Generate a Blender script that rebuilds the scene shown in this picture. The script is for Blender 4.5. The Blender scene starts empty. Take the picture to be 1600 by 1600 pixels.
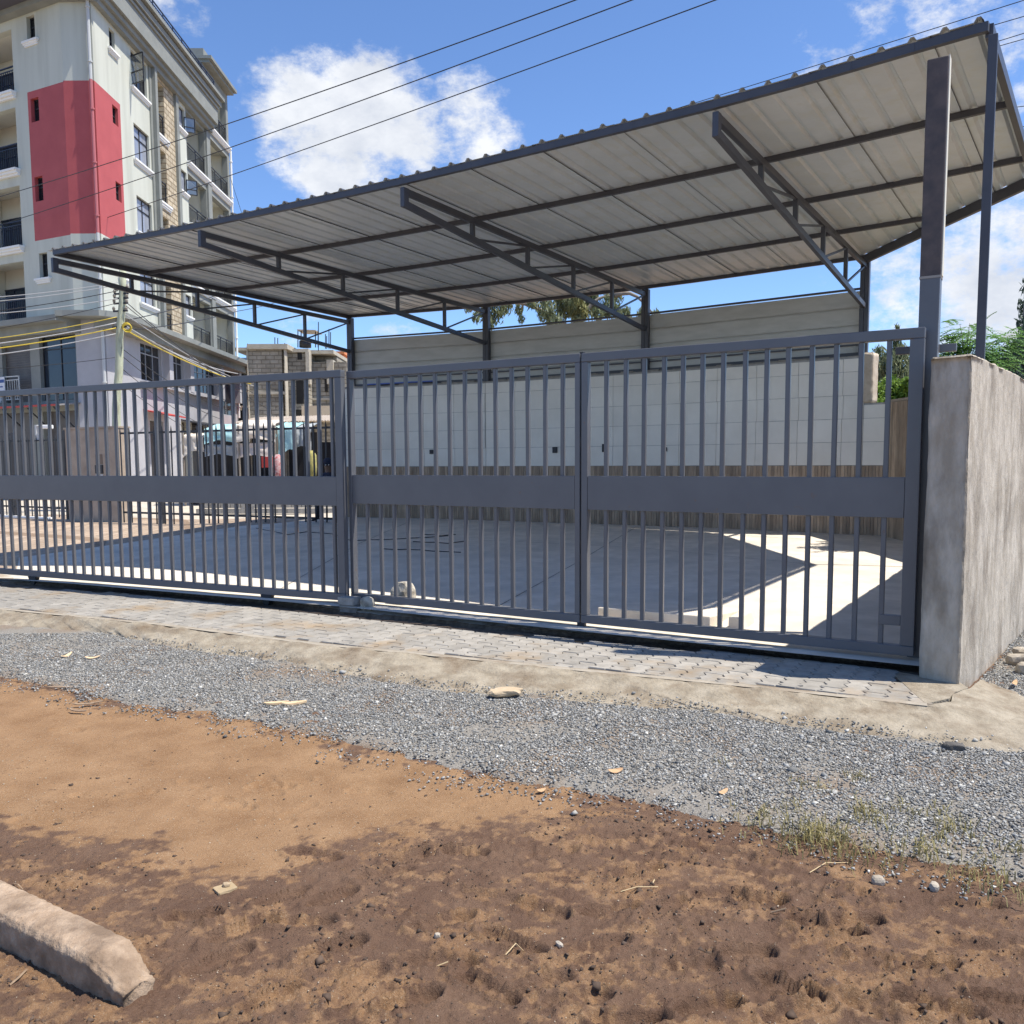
import bpy, bmesh, math, random
import numpy as np
from mathutils import Vector, Matrix
random.seed(11); rng=np.random.default_rng(7)
sc=bpy.context.scene; COL=sc.collection
# ---------------------------------------------------------------- camera
FOC,HOR,HH=1350.0,722.0,118.0
PITCH=math.atan(HH/FOC); ROLL=math.radians(0.3); EYE=Vector((0,0,1.65))
FW=Vector((0,math.cos(PITCH),-math.sin(PITCH))); UP0=Vector((0,math.sin(PITCH),math.cos(PITCH))); R0=Vector((1,0,0))
RT=R0*math.cos(ROLL)-UP0*math.sin(ROLL); UP=R0*math.sin(ROLL)+UP0*math.cos(ROLL)
cam=bpy.data.cameras.new('camera'); camo=bpy.data.objects.new('camera',cam); COL.objects.link(camo)
cam.sensor_width=36; cam.lens=FOC/1600*36; cam.shift_y=(HOR+HH-800)/1600; cam.clip_end=3000; cam.clip_start=.05
camo.matrix_world=Matrix(((RT.x,UP.x,-FW.x,EYE.x),(RT.y,UP.y,-FW.y,EYE.y),(RT.z,UP.z,-FW.z,EYE.z),(0,0,0,1)))
sc.camera=camo
def ray(px,py): return FW+RT*((px-800)/FOC)+UP*((HOR+HH-py)/FOC)
def at_z(px,py,z=0.):
    d=ray(px,py); return EYE+d*((z-EYE.z)/d.z)
def at_y(px,py,Y):
    d=ray(px,py); return EYE+d*(Y/d.y)
# ---------------------------------------------------------------- light
SUN=Vector((.5,-.106,1)).normalized()
EL=math.asin(SUN.z); AZ=math.atan2(SUN.x,SUN.y)
sl=bpy.data.lights.new('sun','SUN'); sl.energy=4.7; sl.angle=math.radians(.53); sl.color=(1,.945,.85)
so=bpy.data.objects.new('sun',sl); COL.objects.link(so); so.rotation_euler=SUN.to_track_quat('Z','Y').to_euler(); so.location=(20,-10,40)
sc.view_settings.view_transform='Standard'; sc.view_settings.look='None'; sc.view_settings.gamma=1; sc.view_settings.use_curve_mapping=False
sc.view_settings.exposure=0.6
SKYTINT=(1.02,1.2,1.44,1)
W=bpy.data.worlds.new('World'); sc.world=W; W.use_nodes=True
def world():
    nt=W.node_tree; N=nt.nodes; L=nt.links; N.clear()
    out=N.new('ShaderNodeOutputWorld'); bg=N.new('ShaderNodeBackground'); bg.inputs[1].default_value=.10; L.new(bg.outputs[0],out.inputs[0])
    sky=N.new('ShaderNodeTexSky'); sky.sky_type='NISHITA'; sky.sun_disc=False; sky.sun_elevation=EL; sky.sun_rotation=AZ
    sky.altitude=1700; sky.air_density=1.0; sky.dust_density=.6; sky.ozone_density=2.2
    tc=N.new('ShaderNodeTexCoord')
    def m(op,a,b=None,c=None,clamp=False):
        n=N.new('ShaderNodeMath'); n.operation=op; n.use_clamp=clamp
        for i,v in enumerate((a,b,c)):
            if v is None: continue
            if isinstance(v,(int,float)): n.inputs[i].default_value=v
            else: L.new(v,n.inputs[i])
        return n.outputs[0]
    def noise(scale,det,rough,off=(0,0,0),strz=1.6):
        mp=N.new('ShaderNodeMapping'); mp.inputs['Location'].default_value=off; mp.inputs['Scale'].default_value=(1,1,strz); L.new(tc.outputs['Generated'],mp.inputs[0])
        n=N.new('ShaderNodeTexNoise'); n.inputs['Scale'].default_value=scale; n.inputs['Detail'].default_value=det; n.inputs['Roughness'].default_value=rough; L.new(mp.outputs[0],n.inputs['Vector']); return n.outputs[0]
    big=noise(3.1,3,.5,(3.3,1.7,.4)); n1=noise(9,9,.62); n2=noise(26,8,.68,(5,2,1)); ns=noise(14,6,.6,(.06,-.02,-.05))
    # round cloud heaps, given by their direction and size
    blobs=[((480,190),.062,.9),((555,180),.066,.95),((615,200),.052,.85),((520,245),.055,.85),((440,225),.036,.7),((655,220),.045,.85),((700,215),.036,.72),((742,200),.050,.86),((775,205),.034,.72),((490,110),.026,.55),((590,125),.03,.7),
           ((1510,400),.12,.62),((1600,470),.13,.66),((1425,470),.07,.6),((1560,330),.07,.5),((1720,380),.2,.66),
           ((262,-6),.036,.55),((300,25),.02,.35),((1330,80),.075,.42),((1480,25),.075,.42),((1590,90),.055,.35),((1270,105),.03,.3),
           ((460,540),.06,.35),((620,560),.07,.3)]
    tot=None
    for (p,rad,amp) in blobs:
        d=ray(*p).normalized()
        vm=N.new('ShaderNodeVectorMath'); vm.operation='DISTANCE'; L.new(tc.outputs['Generated'],vm.inputs[0]); vm.inputs[1].default_value=d
        mr=N.new('ShaderNodeMapRange'); mr.interpolation_type='SMOOTHSTEP'; L.new(vm.outputs['Value'],mr.inputs[0]); mr.inputs[1].default_value=rad*1.5; mr.inputs[2].default_value=rad*.2; mr.inputs[3].default_value=0; mr.inputs[4].default_value=amp
        tot=mr.outputs[0] if tot is None else m('MAXIMUM',tot,mr.outputs[0])
    # scattered clouds all over the rest of the sky, away from the view
    vd=N.new('ShaderNodeVectorMath'); vd.operation='DOT_PRODUCT'; L.new(tc.outputs['Generated'],vd.inputs[0]); vd.inputs[1].default_value=ray(800,300).normalized()
    away=N.new('ShaderNodeMapRange'); L.new(vd.outputs['Value'],away.inputs[0]); away.inputs[1].default_value=.8; away.inputs[2].default_value=.55; away.inputs[3].default_value=0; away.inputs[4].default_value=1
    sca=N.new('ShaderNodeMapRange'); L.new(big,sca.inputs[0]); sca.inputs[1].default_value=.6; sca.inputs[2].default_value=.78; sca.inputs[4].default_value=.85
    tot=m('MAXIMUM',tot,m('MULTIPLY',sca.outputs[0],away.outputs[0]))
    f=m('ADD',tot,m('MULTIPLY',m('SUBTRACT',n1,.5),1.9)); f=m('ADD',f,m('MULTIPLY',m('SUBTRACT',n2,.5),1.2))
    f=m('MULTIPLY',f,m('MINIMUM',m('MULTIPLY',tot,7),1))
    mk=N.new('ShaderNodeMapRange'); mk.interpolation_type='SMOOTHSTEP'; L.new(f,mk.inputs[0]); mk.inputs[1].default_value=.2; mk.inputs[2].default_value=.78; mk.inputs[4].default_value=.97
    sh=N.new('ShaderNodeMapRange'); L.new(m('ADD',ns,m('MULTIPLY',n2,.35)),sh.inputs[0]); sh.inputs[1].default_value=.45; sh.inputs[2].default_value=.85
    cc=N.new('ShaderNodeMix'); cc.data_type='RGBA'; L.new(sh.outputs[0],cc.inputs[0]); cc.inputs[6].default_value=(4.6,4.9,5.5,1); cc.inputs[7].default_value=(6.6,6.75,7.0,1)
    hs=N.new('ShaderNodeMix'); hs.data_type='RGBA'; hs.blend_type='MULTIPLY'; hs.inputs[0].default_value=1; L.new(sky.outputs[0],hs.inputs[6]); hs.inputs[7].default_value=SKYTINT
    mx=N.new('ShaderNodeMix'); mx.data_type='RGBA'; L.new(mk.outputs[0],mx.inputs[0]); L.new(hs.outputs[2],mx.inputs[6]); L.new(cc.outputs[2],mx.inputs[7]); L.new(mx.outputs[2],bg.inputs[0])
world()
sc.cycles.use_denoising=True; sc.cycles.denoising_prefilter='NONE'; sc.cycles.max_bounces=7; sc.cycles.use_adaptive_sampling=True; sc.cycles.adaptive_threshold=.012
# ---------------------------------------------------------------- helpers
ORG={}
def setp(o,label=None,cat=None,group=None,kind=None):
    if label: o['label']=label
    if cat: o['category']=cat
    if group: o['group']=group
    if kind: o['kind']=kind
    return o
def thing(name,loc,label,cat,group=None):
    o=bpy.data.objects.new(name,None); o.empty_display_size=.1; COL.objects.link(o); o.location=loc; ORG[o]=Vector(loc); return setp(o,label,cat,group)
class MB:
    def __init__(s): s.v=[]; s.f=[]; s.m=[]; s.cur=0
    def add(s,vs,fs):
        n=len(s.v); s.v+=[tuple(v) for v in vs]; s.f+=[tuple(i+n for i in f) for f in fs]; s.m+=[s.cur]*len(fs); return s
    def hexa(s,p): # 8 points, bottom ring 0-3, top ring 4-7
        return s.add(p,[(3,2,1,0),(4,5,6,7),(0,1,5,4),(1,2,6,5),(2,3,7,6),(3,0,4,7)])
    def box(s,c,ax,ay,az):
        c=Vector(c);ax=Vector(ax);ay=Vector(ay);az=Vector(az)
        return s.hexa([c-ax-ay-az,c+ax-ay-az,c+ax+ay-az,c-ax+ay-az,c-ax-ay+az,c+ax-ay+az,c+ax+ay+az,c-ax+ay+az])
    def bar(s,a,b,w,h,up=(0,0,1)):
        a=Vector(a);b=Vector(b);d=b-a;l=d.length;d/=l;x=d.cross(Vector(up))
        if x.length<1e-4: x=d.cross(Vector((1,0,0)))
        x.normalize();y=x.cross(d).normalized()
        return s.box((a+b)/2,d*l/2,x*w/2,y*h/2)
    def rbox(s,F,u0,u1,z0,z1,n0,n1):
        P=lambda u,z,n:F(u,z,n)
        return s.hexa([P(u0,z0,n0),P(u1,z0,n0),P(u1,z0,n1),P(u0,z0,n1),P(u0,z1,n0),P(u1,z1,n0),P(u1,z1,n1),P(u0,z1,n1)])
    def tube(s,pts,r,n=6,cap=True):
        pts=[Vector(p) for p in pts]; rs=r if isinstance(r,(list,tuple)) else [r]*len(pts); V=[];Fs=[]
        for i,p in enumerate(pts):
            d=(pts[min(i+1,len(pts)-1)]-pts[max(i-1,0)]).normalized(); x=d.cross(Vector((0,0,1)))
            if x.length<1e-3: x=Vector((1,0,0))
            x.normalize(); y=d.cross(x)
            V+=[p+(x*math.cos(2*math.pi*k/n)+y*math.sin(2*math.pi*k/n))*rs[i] for k in range(n)]
        for i in range(len(pts)-1):
            for k in range(n): Fs.append((i*n+k,i*n+(k+1)%n,(i+1)*n+(k+1)%n,(i+1)*n+k))
        if cap: Fs+=[tuple(reversed(range(n))),tuple(range((len(pts)-1)*n,len(pts)*n))]
        return s.add(V,Fs)
    def prism(s,poly,z0,z1):
        n=len(poly); V=[(p[0],p[1],z0) for p in poly]+[(p[0],p[1],z1) for p in poly]
        return s.add(V,[tuple(reversed(range(n))),tuple(range(n,2*n))]+[(i,(i+1)%n,n+(i+1)%n,n+i) for i in range(n)])
    def quad(s,a,b,c,d): return s.add([a,b,c,d],[(0,1,2,3)])
    def build(s,name,mats,parent=None,bevel=0,smooth=False,local=False):
        o0=ORG.get(parent,Vector((0,0,0))) if not local else Vector((0,0,0))
        me=bpy.data.meshes.new(name); me.from_pydata([(v[0]-o0.x,v[1]-o0.y,v[2]-o0.z) for v in s.v],[],s.f)
        if not isinstance(mats,(list,tuple)): mats=[mats]
        for m in mats: me.materials.append(m)
        me.polygons.foreach_set('material_index',s.m)
        bm=bmesh.new(); bm.from_mesh(me); bmesh.ops.recalc_face_normals(bm,faces=bm.faces) if not getattr(s,'keep',False) else None; bm.to_mesh(me); bm.free()
        if smooth: me.polygons.foreach_set('use_smooth',[True]*len(me.polygons))
        o=bpy.data.objects.new(name,me); COL.objects.link(o)
        if bevel:
            b=o.modifiers.new('bevel','BEVEL'); b.width=bevel; b.segments=2; b.limit_method='ANGLE'; b.angle_limit=.7
        if parent: o.parent=parent
        ORG[o]=o0
        return o
def piece(name,me,parent,loc,rot=(0,0,0),scale=(1,1,1)):
    o=bpy.data.objects.new(name,me); COL.objects.link(o); o.parent=parent; o.location=Vector(loc)-ORG.get(parent,Vector((0,0,0))); o.rotation_euler=rot; o.scale=scale; ORG[o]=Vector(loc); return o
def npmesh(name,V,F,mat,parent=None,smooth=False,attr=None,kind=None):
    me=bpy.data.meshes.new(name); V=np.asarray(V,np.float32); F=np.asarray(F,np.int32); k=F.shape[1]
    if parent is not None: V=V-np.array(ORG.get(parent,Vector((0,0,0))),np.float32)
    me.vertices.add(len(V)); me.vertices.foreach_set('co',V.ravel()); me.loops.add(F.size); me.loops.foreach_set('vertex_index',F.ravel())
    me.polygons.add(len(F)); me.polygons.foreach_set('loop_start',np.arange(0,F.size,k,dtype=np.int32))
    if smooth: me.polygons.foreach_set('use_smooth',np.ones(len(F),bool))
    for nm,a in (attr or {}).items():
        at=me.attributes.new(nm,'FLOAT','POINT'); at.data.foreach_set('value',np.asarray(a,np.float32).ravel())
    me.update(); me.validate()
    for m in (mat if isinstance(mat,(list,tuple)) else [mat]): me.materials.append(m)
    o=bpy.data.objects.new(name,me); COL.objects.link(o)
    if parent is not None: o.parent=parent
    ORG[o]=ORG.get(parent,Vector((0,0,0)))
    if kind: o['kind']=kind
    return o
def _hash(ix,iy,seed):
    h=(ix*374761393+iy*668265263+seed*1442695041)&0xffffffff; h=((h^(h>>13))*1274126177)&0xffffffff; return ((h^(h>>16))&0xffff)/65535.
def vnoise(x,y,seed=0):
    ix=np.floor(x).astype(np.int64); iy=np.floor(y).astype(np.int64); fx=x-ix; fy=y-iy; fx=fx*fx*(3-2*fx); fy=fy*fy*(3-2*fy)
    a=_hash(ix,iy,seed);b=_hash(ix+1,iy,seed);c=_hash(ix,iy+1,seed);d=_hash(ix+1,iy+1,seed)
    return (a*(1-fx)+b*fx)*(1-fy)+(c*(1-fx)+d*fx)*fy
def fbm(x,y,oct=5,seed=0,gain=.5):
    t=0;a=1;s=0
    for i in range(oct): t=t+a*vnoise(x*2**i+17.3*i,y*2**i-9.1*i,seed+i); s+=a; a*=gain
    return t/s
def inpoly(x,y,poly):
    c=np.zeros(x.shape,bool); n=len(poly)
    for i in range(n):
        x1,y1=poly[i][:2]; x2,y2=poly[(i+1)%n][:2]
        if y1==y2: continue
        c^=((y1>y)!=(y2>y))&(x<(x2-x1)*(y-y1)/(y2-y1)+x1)
    return c
def segdist(x,y,pl):
    d=np.full(x.shape,1e9)
    for a,b in zip(pl[:-1],pl[1:]):
        ax,ay=a[:2];bx,by=b[:2];dx,dy=bx-ax,by-ay;t=np.clip(((x-ax)*dx+(y-ay)*dy)/(dx*dx+dy*dy),0,1)
        d=np.minimum(d,np.hypot(x-ax-t*dx,y-ay-t*dy))
    return d
# ---------------------------------------------------------------- materials
def mat(name,c1,c2=None,scale=4.,rough=.8,bump=0.,bscale=None,metal=0.,stretch=(1,1,1),c3=None,s3=.8,lo=.35,hi=.65,spec=.5,lo3=.5,hi3=.7,coat=0,det=8,bdist=.01):
    m=bpy.data.materials.new(name); m.use_nodes=True; nt=m.node_tree; N=nt.nodes; L=nt.links; p=N['Principled BSDF']
    p.inputs['Roughness'].default_value=rough; p.inputs['Metallic'].default_value=metal; p.inputs['Specular IOR Level'].default_value=spec
    if coat: p.inputs['Coat Weight'].default_value=coat
    g=N.new('ShaderNodeNewGeometry'); mp=N.new('ShaderNodeMapping'); mp.inputs['Scale'].default_value=stretch; L.new(g.outputs['Position'],mp.inputs[0])
    def noise(sc_,d=det,r=.6):
        n=N.new('ShaderNodeTexNoise'); n.inputs['Scale'].default_value=sc_; n.inputs['Detail'].default_value=d; n.inputs['Roughness'].default_value=r; L.new(mp.outputs[0],n.inputs['Vector']); return n.outputs[0]
    col=None
    if c2:
        mr=N.new('ShaderNodeMapRange'); L.new(noise(scale),mr.inputs[0]); mr.inputs[1].default_value=lo; mr.inputs[2].default_value=hi
        mx=N.new('ShaderNodeMix'); mx.data_type='RGBA'; L.new(mr.outputs[0],mx.inputs[0]); mx.inputs[6].default_value=(*c1,1); mx.inputs[7].default_value=(*c2,1); col=mx.outputs[2]
        if c3:
            mr=N.new('ShaderNodeMapRange'); L.new(noise(s3),mr.inputs[0]); mr.inputs[1].default_value=lo3; mr.inputs[2].default_value=hi3
            mx=N.new('ShaderNodeMix'); mx.data_type='RGBA'; L.new(mr.outputs[0],mx.inputs[0]); L.new(col,mx.inputs[6]); mx.inputs[7].default_value=(*c3,1); col=mx.outputs[2]
        L.new(col,p.inputs['Base Color'])
    else: p.inputs['Base Color'].default_value=(*c1,1)
    if bump:
        b=N.new('ShaderNodeBump'); b.inputs['Strength'].default_value=bump; b.inputs['Distance'].default_value=bdist; L.new(noise(bscale or scale*6),b.inputs['Height']); L.new(b.outputs[0],p.inputs['Normal'])
    return m
def tint_by(m,attr_rand=.25,island=True):
    """small brightness change from one piece to the next"""
    nt=m.node_tree; N=nt.nodes; L=nt.links; p=N['Principled BSDF']; 
    hsv=N.new('ShaderNodeHueSaturation')
    if island: r=N.new('ShaderNodeNewGeometry').outputs['Random Per Island']
    else: r=N.new('ShaderNodeObjectInfo').outputs['Random']
    mr=N.new('ShaderNodeMapRange'); L.new(r,mr.inputs[0]); mr.inputs[3].default_value=1-attr_rand; mr.inputs[4].default_value=1+attr_rand; L.new(mr.outputs[0],hsv.inputs['Value'])
    i=p.inputs['Base Color']
    if i.is_linked: L.new(i.links[0].from_socket,hsv.inputs['Color'])
    else: hsv.inputs['Color'].default_value=i.default_value
    L.new(hsv.outputs[0],i); return m
GATEP=mat('gate_paint',(.104,.108,.121),(.124,.127,.139),3,.33,.08,60,c3=(.15,.105,.085),s3=11,lo3=.66,hi3=.73,lo=.3,hi=.7,bdist=.002)
STEELP=mat('canopy_paint',(.052,.056,.072),(.07,.073,.088),2.5,.45,.08,50,bdist=.002)
RUST=mat('bare_steel',(.055,.045,.045),(.1,.075,.065),7,.55,.1,40,c3=(.13,.1,.09),s3=2.2)
SHTOP=mat('sheet_charcoal',(.035,.037,.047),(.05,.052,.06),3,.4)
SHBOT=mat('sheet_underside',(.53,.59,.62),(.62,.68,.71),1.6,.36,.05,9,metal=.0,c3=(.56,.60,.58),s3=5,stretch=(1,1,1))
PANEL=mat('panel_sheet',(.42,.43,.41),(.50,.51,.49),2,.42,stretch=(1,1,4))
CONC=mat('plaster_concrete',(.35,.30,.235),(.51,.455,.38),8,.95,.8,30,stretch=(1,1,.4),c3=(.15,.12,.09),s3=2.6,lo3=.47,hi3=.72,bdist=.02)
SLAB=mat('yard_concrete',(.61,.545,.455),(.72,.65,.555),3.5,.9,.25,30,spec=.15,c3=(.50,.46,.40),s3=.9,stretch=(1,1,1),lo3=.47,hi3=.72)
APRON=mat('apron_concrete',(.235,.195,.14),(.36,.31,.235),7,.95,.9,26,c3=(.17,.125,.08),s3=2.6,lo3=.48,hi3=.68,bdist=.02)
PAVER=tint_by(mat('paver_concrete',(.255,.235,.205),(.345,.32,.28),9,.9,.45,60,c3=(.29,.22,.145),s3=1.3,lo3=.53,hi3=.66,bdist=.004),.13,False)
JOINT=mat('joint_sand',(.075,.062,.048),(.15,.122,.09),14,.95,.5,50)
TRENCHM=mat('dark_soil',(.085,.06,.042),(.17,.125,.088),16,.95,.9,40,bdist=.02)
WTILE=tint_by(mat('white_tile',(.70,.655,.575),(.77,.725,.645),2,.3,.03,20),.035,False)
GROUT=mat('grout',(.28,.27,.25),(.36,.35,.33),8,.9)
BTILE=tint_by(mat('brown_tile',(.27,.19,.125),(.42,.31,.21),9,.55,.1,30,stretch=(1,1,.3)),.3,True)
PLAST=mat('wall_plaster_tan',(.33,.265,.205),(.42,.345,.27),2.5,.92,.25,30,c3=(.25,.2,.16),s3=.9)
BWALL=mat('paint_grey_green',(.50,.51,.44),(.555,.565,.49),1.2,.75,.1,18,stretch=(1.6,1.6,.16),c3=(.40,.405,.345),s3=.45)
BRED=mat('paint_red',(.40,.075,.078),(.45,.09,.092),1.4,.7,.1,18)
BGREY=mat('paint_grey',(.20,.21,.195),(.25,.26,.24),1.5,.75)
BLAV=mat('paint_pale_lavender',(.36,.355,.375),(.42,.415,.43),1.5,.75)
BWHITE=mat('white_trim',(.78,.78,.76),None,rough=.6)
BCREAM=mat('recess_paint',(.62,.61,.53),(.67,.66,.58),1.2,.8)
STONE=mat('stone_cladding',(.45,.38,.27),(.55,.475,.35),5,.85,.4,25,c3=(.40,.31,.19),s3=7)
def mortar(m,sx,sz,axis,c,bumpd=.02,frac=.03):
    nt=m.node_tree;N=nt.nodes;L=nt.links;p=N['Principled BSDF']
    g=N.new('ShaderNodeNewGeometry'); sp=N.new('ShaderNodeSeparateXYZ'); L.new(g.outputs['Position'],sp.inputs[0]); cb=N.new('ShaderNodeCombineXYZ'); L.new(sp.outputs[axis],cb.inputs[0]); L.new(sp.outputs[2],cb.inputs[1])
    b=N.new('ShaderNodeTexBrick'); L.new(cb.outputs[0],b.inputs['Vector']); b.inputs['Scale'].default_value=1; b.inputs['Brick Width'].default_value=sx; b.inputs['Row Height'].default_value=sz; b.inputs['Mortar Size'].default_value=frac; b.inputs['Mortar Smooth'].default_value=.3
    b.inputs['Color1'].default_value=(.8,.8,.8,1); b.inputs['Color2'].default_value=(1.1,1.1,1.1,1); b.inputs['Mortar'].default_value=c
    mx=N.new('ShaderNodeMix'); mx.data_type='RGBA'; mx.blend_type='MULTIPLY'; mx.inputs[0].default_value=1; i=p.inputs['Base Color']; L.new(i.links[0].from_socket,mx.inputs[6]); L.new(b.outputs[0],mx.inputs[7]); L.new(mx.outputs[2],i)
    bp=N.new('ShaderNodeBump'); bp.inputs['Distance'].default_value=bumpd; bp.invert=True; L.new(b.outputs['Fac'],bp.inputs['Height']); 
    if p.inputs['Normal'].is_linked: L.new(p.inputs['Normal'].links[0].from_socket,bp.inputs['Normal'])
    L.new(bp.outputs[0],p.inputs['Normal']); return m
mortar(STONE,.5,.22,1,(.55,.5,.45,1))
BLOCK=mortar(mat('rough_block',(.30,.27,.215),(.40,.365,.30),3,.95,.5,12,c3=(.17,.15,.125),s3=.55,lo3=.52,hi3=.72,bdist=.03),.42,.2,0,(.6,.58,.55,1),.03,.02)
RCON=mat('rough_concrete',(.38,.34,.27),(.48,.44,.36),3,.95,.5,15,bdist=.03)
BEIGE=mat('beige_render',(.48,.39,.28),(.53,.44,.32),2,.9)
GLASS=mat('window_glass',(.016,.018,.022),None,rough=.1,spec=.35)
GLASSB=mat('tinted_glass',(.02,.028,.042),(.03,.042,.06),1,rough=.12,spec=.45)
CURT=mat('curtained_glass',(.23,.25,.30),(.33,.35,.40),7,rough=.1,spec=.8,stretch=(3,3,.2))
DARKM=mat('black_metal',(.018,.019,.024),None,rough=.5)
NAVY=mat('navy_metal',(.018,.022,.045),None,rough=.45)
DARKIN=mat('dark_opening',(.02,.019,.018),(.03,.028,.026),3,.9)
SHUT=mat('shutter',(.075,.065,.062),(.1,.09,.085),3,.5)
PIPE=mat('grey_pipe',(.5,.51,.5),None,rough=.5)
WOODP=mat('pole_wood',(.40,.42,.29),(.52,.54,.39),6,.9,.5,20,stretch=(6,6,.5),c3=(.24,.22,.15),s3=4)
CABLE=mat('cable_black',(.02,.02,.022),None,rough=.5); CABLEG=mat('cable_grey',(.42,.42,.42),None,rough=.5); CABLEY=mat('cable_yellow',(.62,.46,.045),None,rough=.5)
TEAL=mat('tarp_teal',(.30,.52,.54),(.40,.62,.62),3,.6,.4,6,bdist=.05); CREAM=mat('tarp_cream',(.60,.52,.42),(.70,.62,.52),3,.7,.4,6,bdist=.05); GREYT=mat('tarp_grey',(.28,.30,.31),(.36,.38,.38),3,.7,.4,6,bdist=.05)
REDP=mat('red_paint',(.42,.045,.035),None,rough=.6); TIN=mat('rusty_tin',(.30,.24,.18),(.42,.36,.29),5,.6)
ORANGE=mat('orange_render',(.62,.20,.07),(.68,.25,.10),3,.8)
BLUET=mat('blue_tarp_strip',(.06,.12,.45),None,rough=.5)
ROCK=mat('rough_stone',(.36,.33,.27),(.52,.48,.41),9,.95,.8,30,c3=(.16,.14,.11),s3=7,bdist=.012)
WROCK=mat('white_rubble',(.30,.255,.195),(.42,.37,.30),9,.9,.6,30)
BLKC=mat('concrete_block',(.24,.235,.22),(.34,.33,.31),14,.95,.6,60,bdist=.006)
LEAFD=mat('dry_leaf',(.42,.24,.12),(.55,.36,.20),30,.8); WOODC=mat('wood_chip',(.60,.42,.24),(.70,.53,.33),20,.8); TWIG=mat('twig_bark',(.20,.13,.08),(.32,.23,.15),20,.9); STRAW=mat('straw',(.55,.42,.24),None,rough=.9)
SKIN=mat('skin_brown',(.12,.065,.04),None,rough=.6); CLOTHN=mat('navy_cloth',(.02,.025,.05),None,rough=.9); CLOTHB=mat('black_cloth',(.015,.015,.02),None,rough=.9)
def leafmat(name,c,v=.35,tr=.35):
    m=mat(name,c,None,rough=.55,spec=.3); tint_by(m,v,True); nt=m.node_tree;N=nt.nodes;L=nt.links;p=N['Principled BSDF']
    t=N.new('ShaderNodeBsdfTranslucent'); L.new(p.inputs['Base Color'].links[0].from_socket,t.inputs[0]); mx=N.new('ShaderNodeMixShader'); mx.inputs[0].default_value=tr; L.new(p.outputs[0],mx.inputs[1]); L.new(t.outputs[0],mx.inputs[2]); L.new(mx.outputs[0],N['Material Output'].inputs[0]); return m
LGREEN=leafmat('leaf_bright',(.17,.27,.045)); LEUC=leafmat('leaf_eucalyptus',(.21,.24,.13)); LPIN=leafmat('leaf_feathery',(.14,.27,.08)); LDARK=leafmat('leaf_dark',(.075,.115,.085)); LYEL=leafmat('leaf_yellowish',(.26,.25,.10))
BARK=mat('bark',(.22,.18,.14),(.32,.28,.23),6,.95,.5,20); GRASSM=leafmat('grass_blade',(.34,.29,.13),.45)
# ================================================================ SETTING
GA=Vector((-1.83,9.78,0)); GD=Vector((5.03,-3.03,0)).normalized(); GN=Vector((-GD.y,GD.x,0))   # gate line, into the yard
def zf(p): return .06+.03*max(0,(Vector((p[0],p[1],0))-GA).dot(GN))-.045*min(4,max(0,-5-p[0]))*min(1,max(0,(p[1]-11.5)/3))
# --- far ground sheet
mb=MB(); mb.quad((-400,-60,-.22),(400,-60,-.22),(400,900,-.22),(-400,900,-.22)); setp(mb.build('ground',mat('ground_earth',(.20,.13,.08),(.28,.19,.12),.6,.95)),'bare earth ground around the site',kind='structure')
# --- street behind the yard
mb=MB(); mb.add([(-70,24.5,-.2),(-16,23.5,-.16),(-9,21.5,-.06),(-4.3,20.9,.12),(-4.3,29,.3),(-9,29,.3),(-16,29,.3),(-70,29,.3),(-70,60,.3),(-4.3,60,.3)],[(0,1,6,7),(1,2,5,6),(2,3,4,5),(7,6,5,4,9,8)]); setp(mb.build('road',mat('street_dust',(.46,.40,.32),(.55,.49,.40),1.5,.95)),'dusty street behind the yard fence',kind='structure')
# --- brown block paving in the yard
BPAV=mat('brown_paving',(.36,.265,.185),(.44,.34,.25),3,.9,.2,30); mortar(BPAV,.22,.12,0,(.6,.55,.5,1),.004,.008)
_nt=BPAV.node_tree
for n in _nt.nodes:
    if n.type=='COMBXYZ': n.inputs[1].links and None
def sheet(name,poly,m,dz,label,zfun=zf):
    me=MB(); me.add([(p[0],p[1],zfun(p)+dz) for p in poly],[tuple(range(len(poly)))]); o=me.build(name,m); return setp(o,label,kind='structure')
LIPL=[Vector((-12,14.45,0)),Vector((-7.33,12.18,0)),Vector((-1.88,9.55,0)),Vector((3.15,6.66,0))]
# concrete yard slab: gate side, right boundary, rear wall, left edge (kept out over gentle slope as one fan of quads)
def grid_floor(name,poly,m,dz,label,kind='structure',step=.8):
    xs=[p[0] for p in poly]; ys=[p[1] for p in poly]; bm=bmesh.new()
    vs=[bm.verts.new((p[0],p[1],zf(p)+dz)) for p in poly]; bm.faces.new(vs)
    for a in np.arange(min(ys),max(ys),step): bmesh.ops.bisect_plane(bm,geom=bm.verts[:]+bm.edges[:]+bm.faces[:],plane_co=(0,a,0),plane_no=(0,1,0))
    for a in np.arange(min(xs),max(xs),step): bmesh.ops.bisect_plane(bm,geom=bm.verts[:]+bm.edges[:]+bm.faces[:],plane_co=(a,0,0),plane_no=(1,0,0))
    for v in bm.verts: v.co.z=zf(v.co)+dz
    me=bpy.data.meshes.new(name); bm.normal_update()
    if sum(f.normal.z for f in bm.faces)<0: bmesh.ops.reverse_faces(bm,faces=bm.faces[:])
    bm.to_mesh(me); bm.free(); me.materials.append(m); o=bpy.data.objects.new(name,me); COL.objects.link(o); return setp(o,label,kind=kind)
def fz(px,py):
    p=at_z(px,py,.2)
    for _ in range(12): p=at_z(px,py,zf(p))
    return p
EDG=[fz(x,y) for x,y in ((30,871),(212,846),(375,822),(440,817))]
EDG=[(p.x,p.y) for p in EDG]
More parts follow.
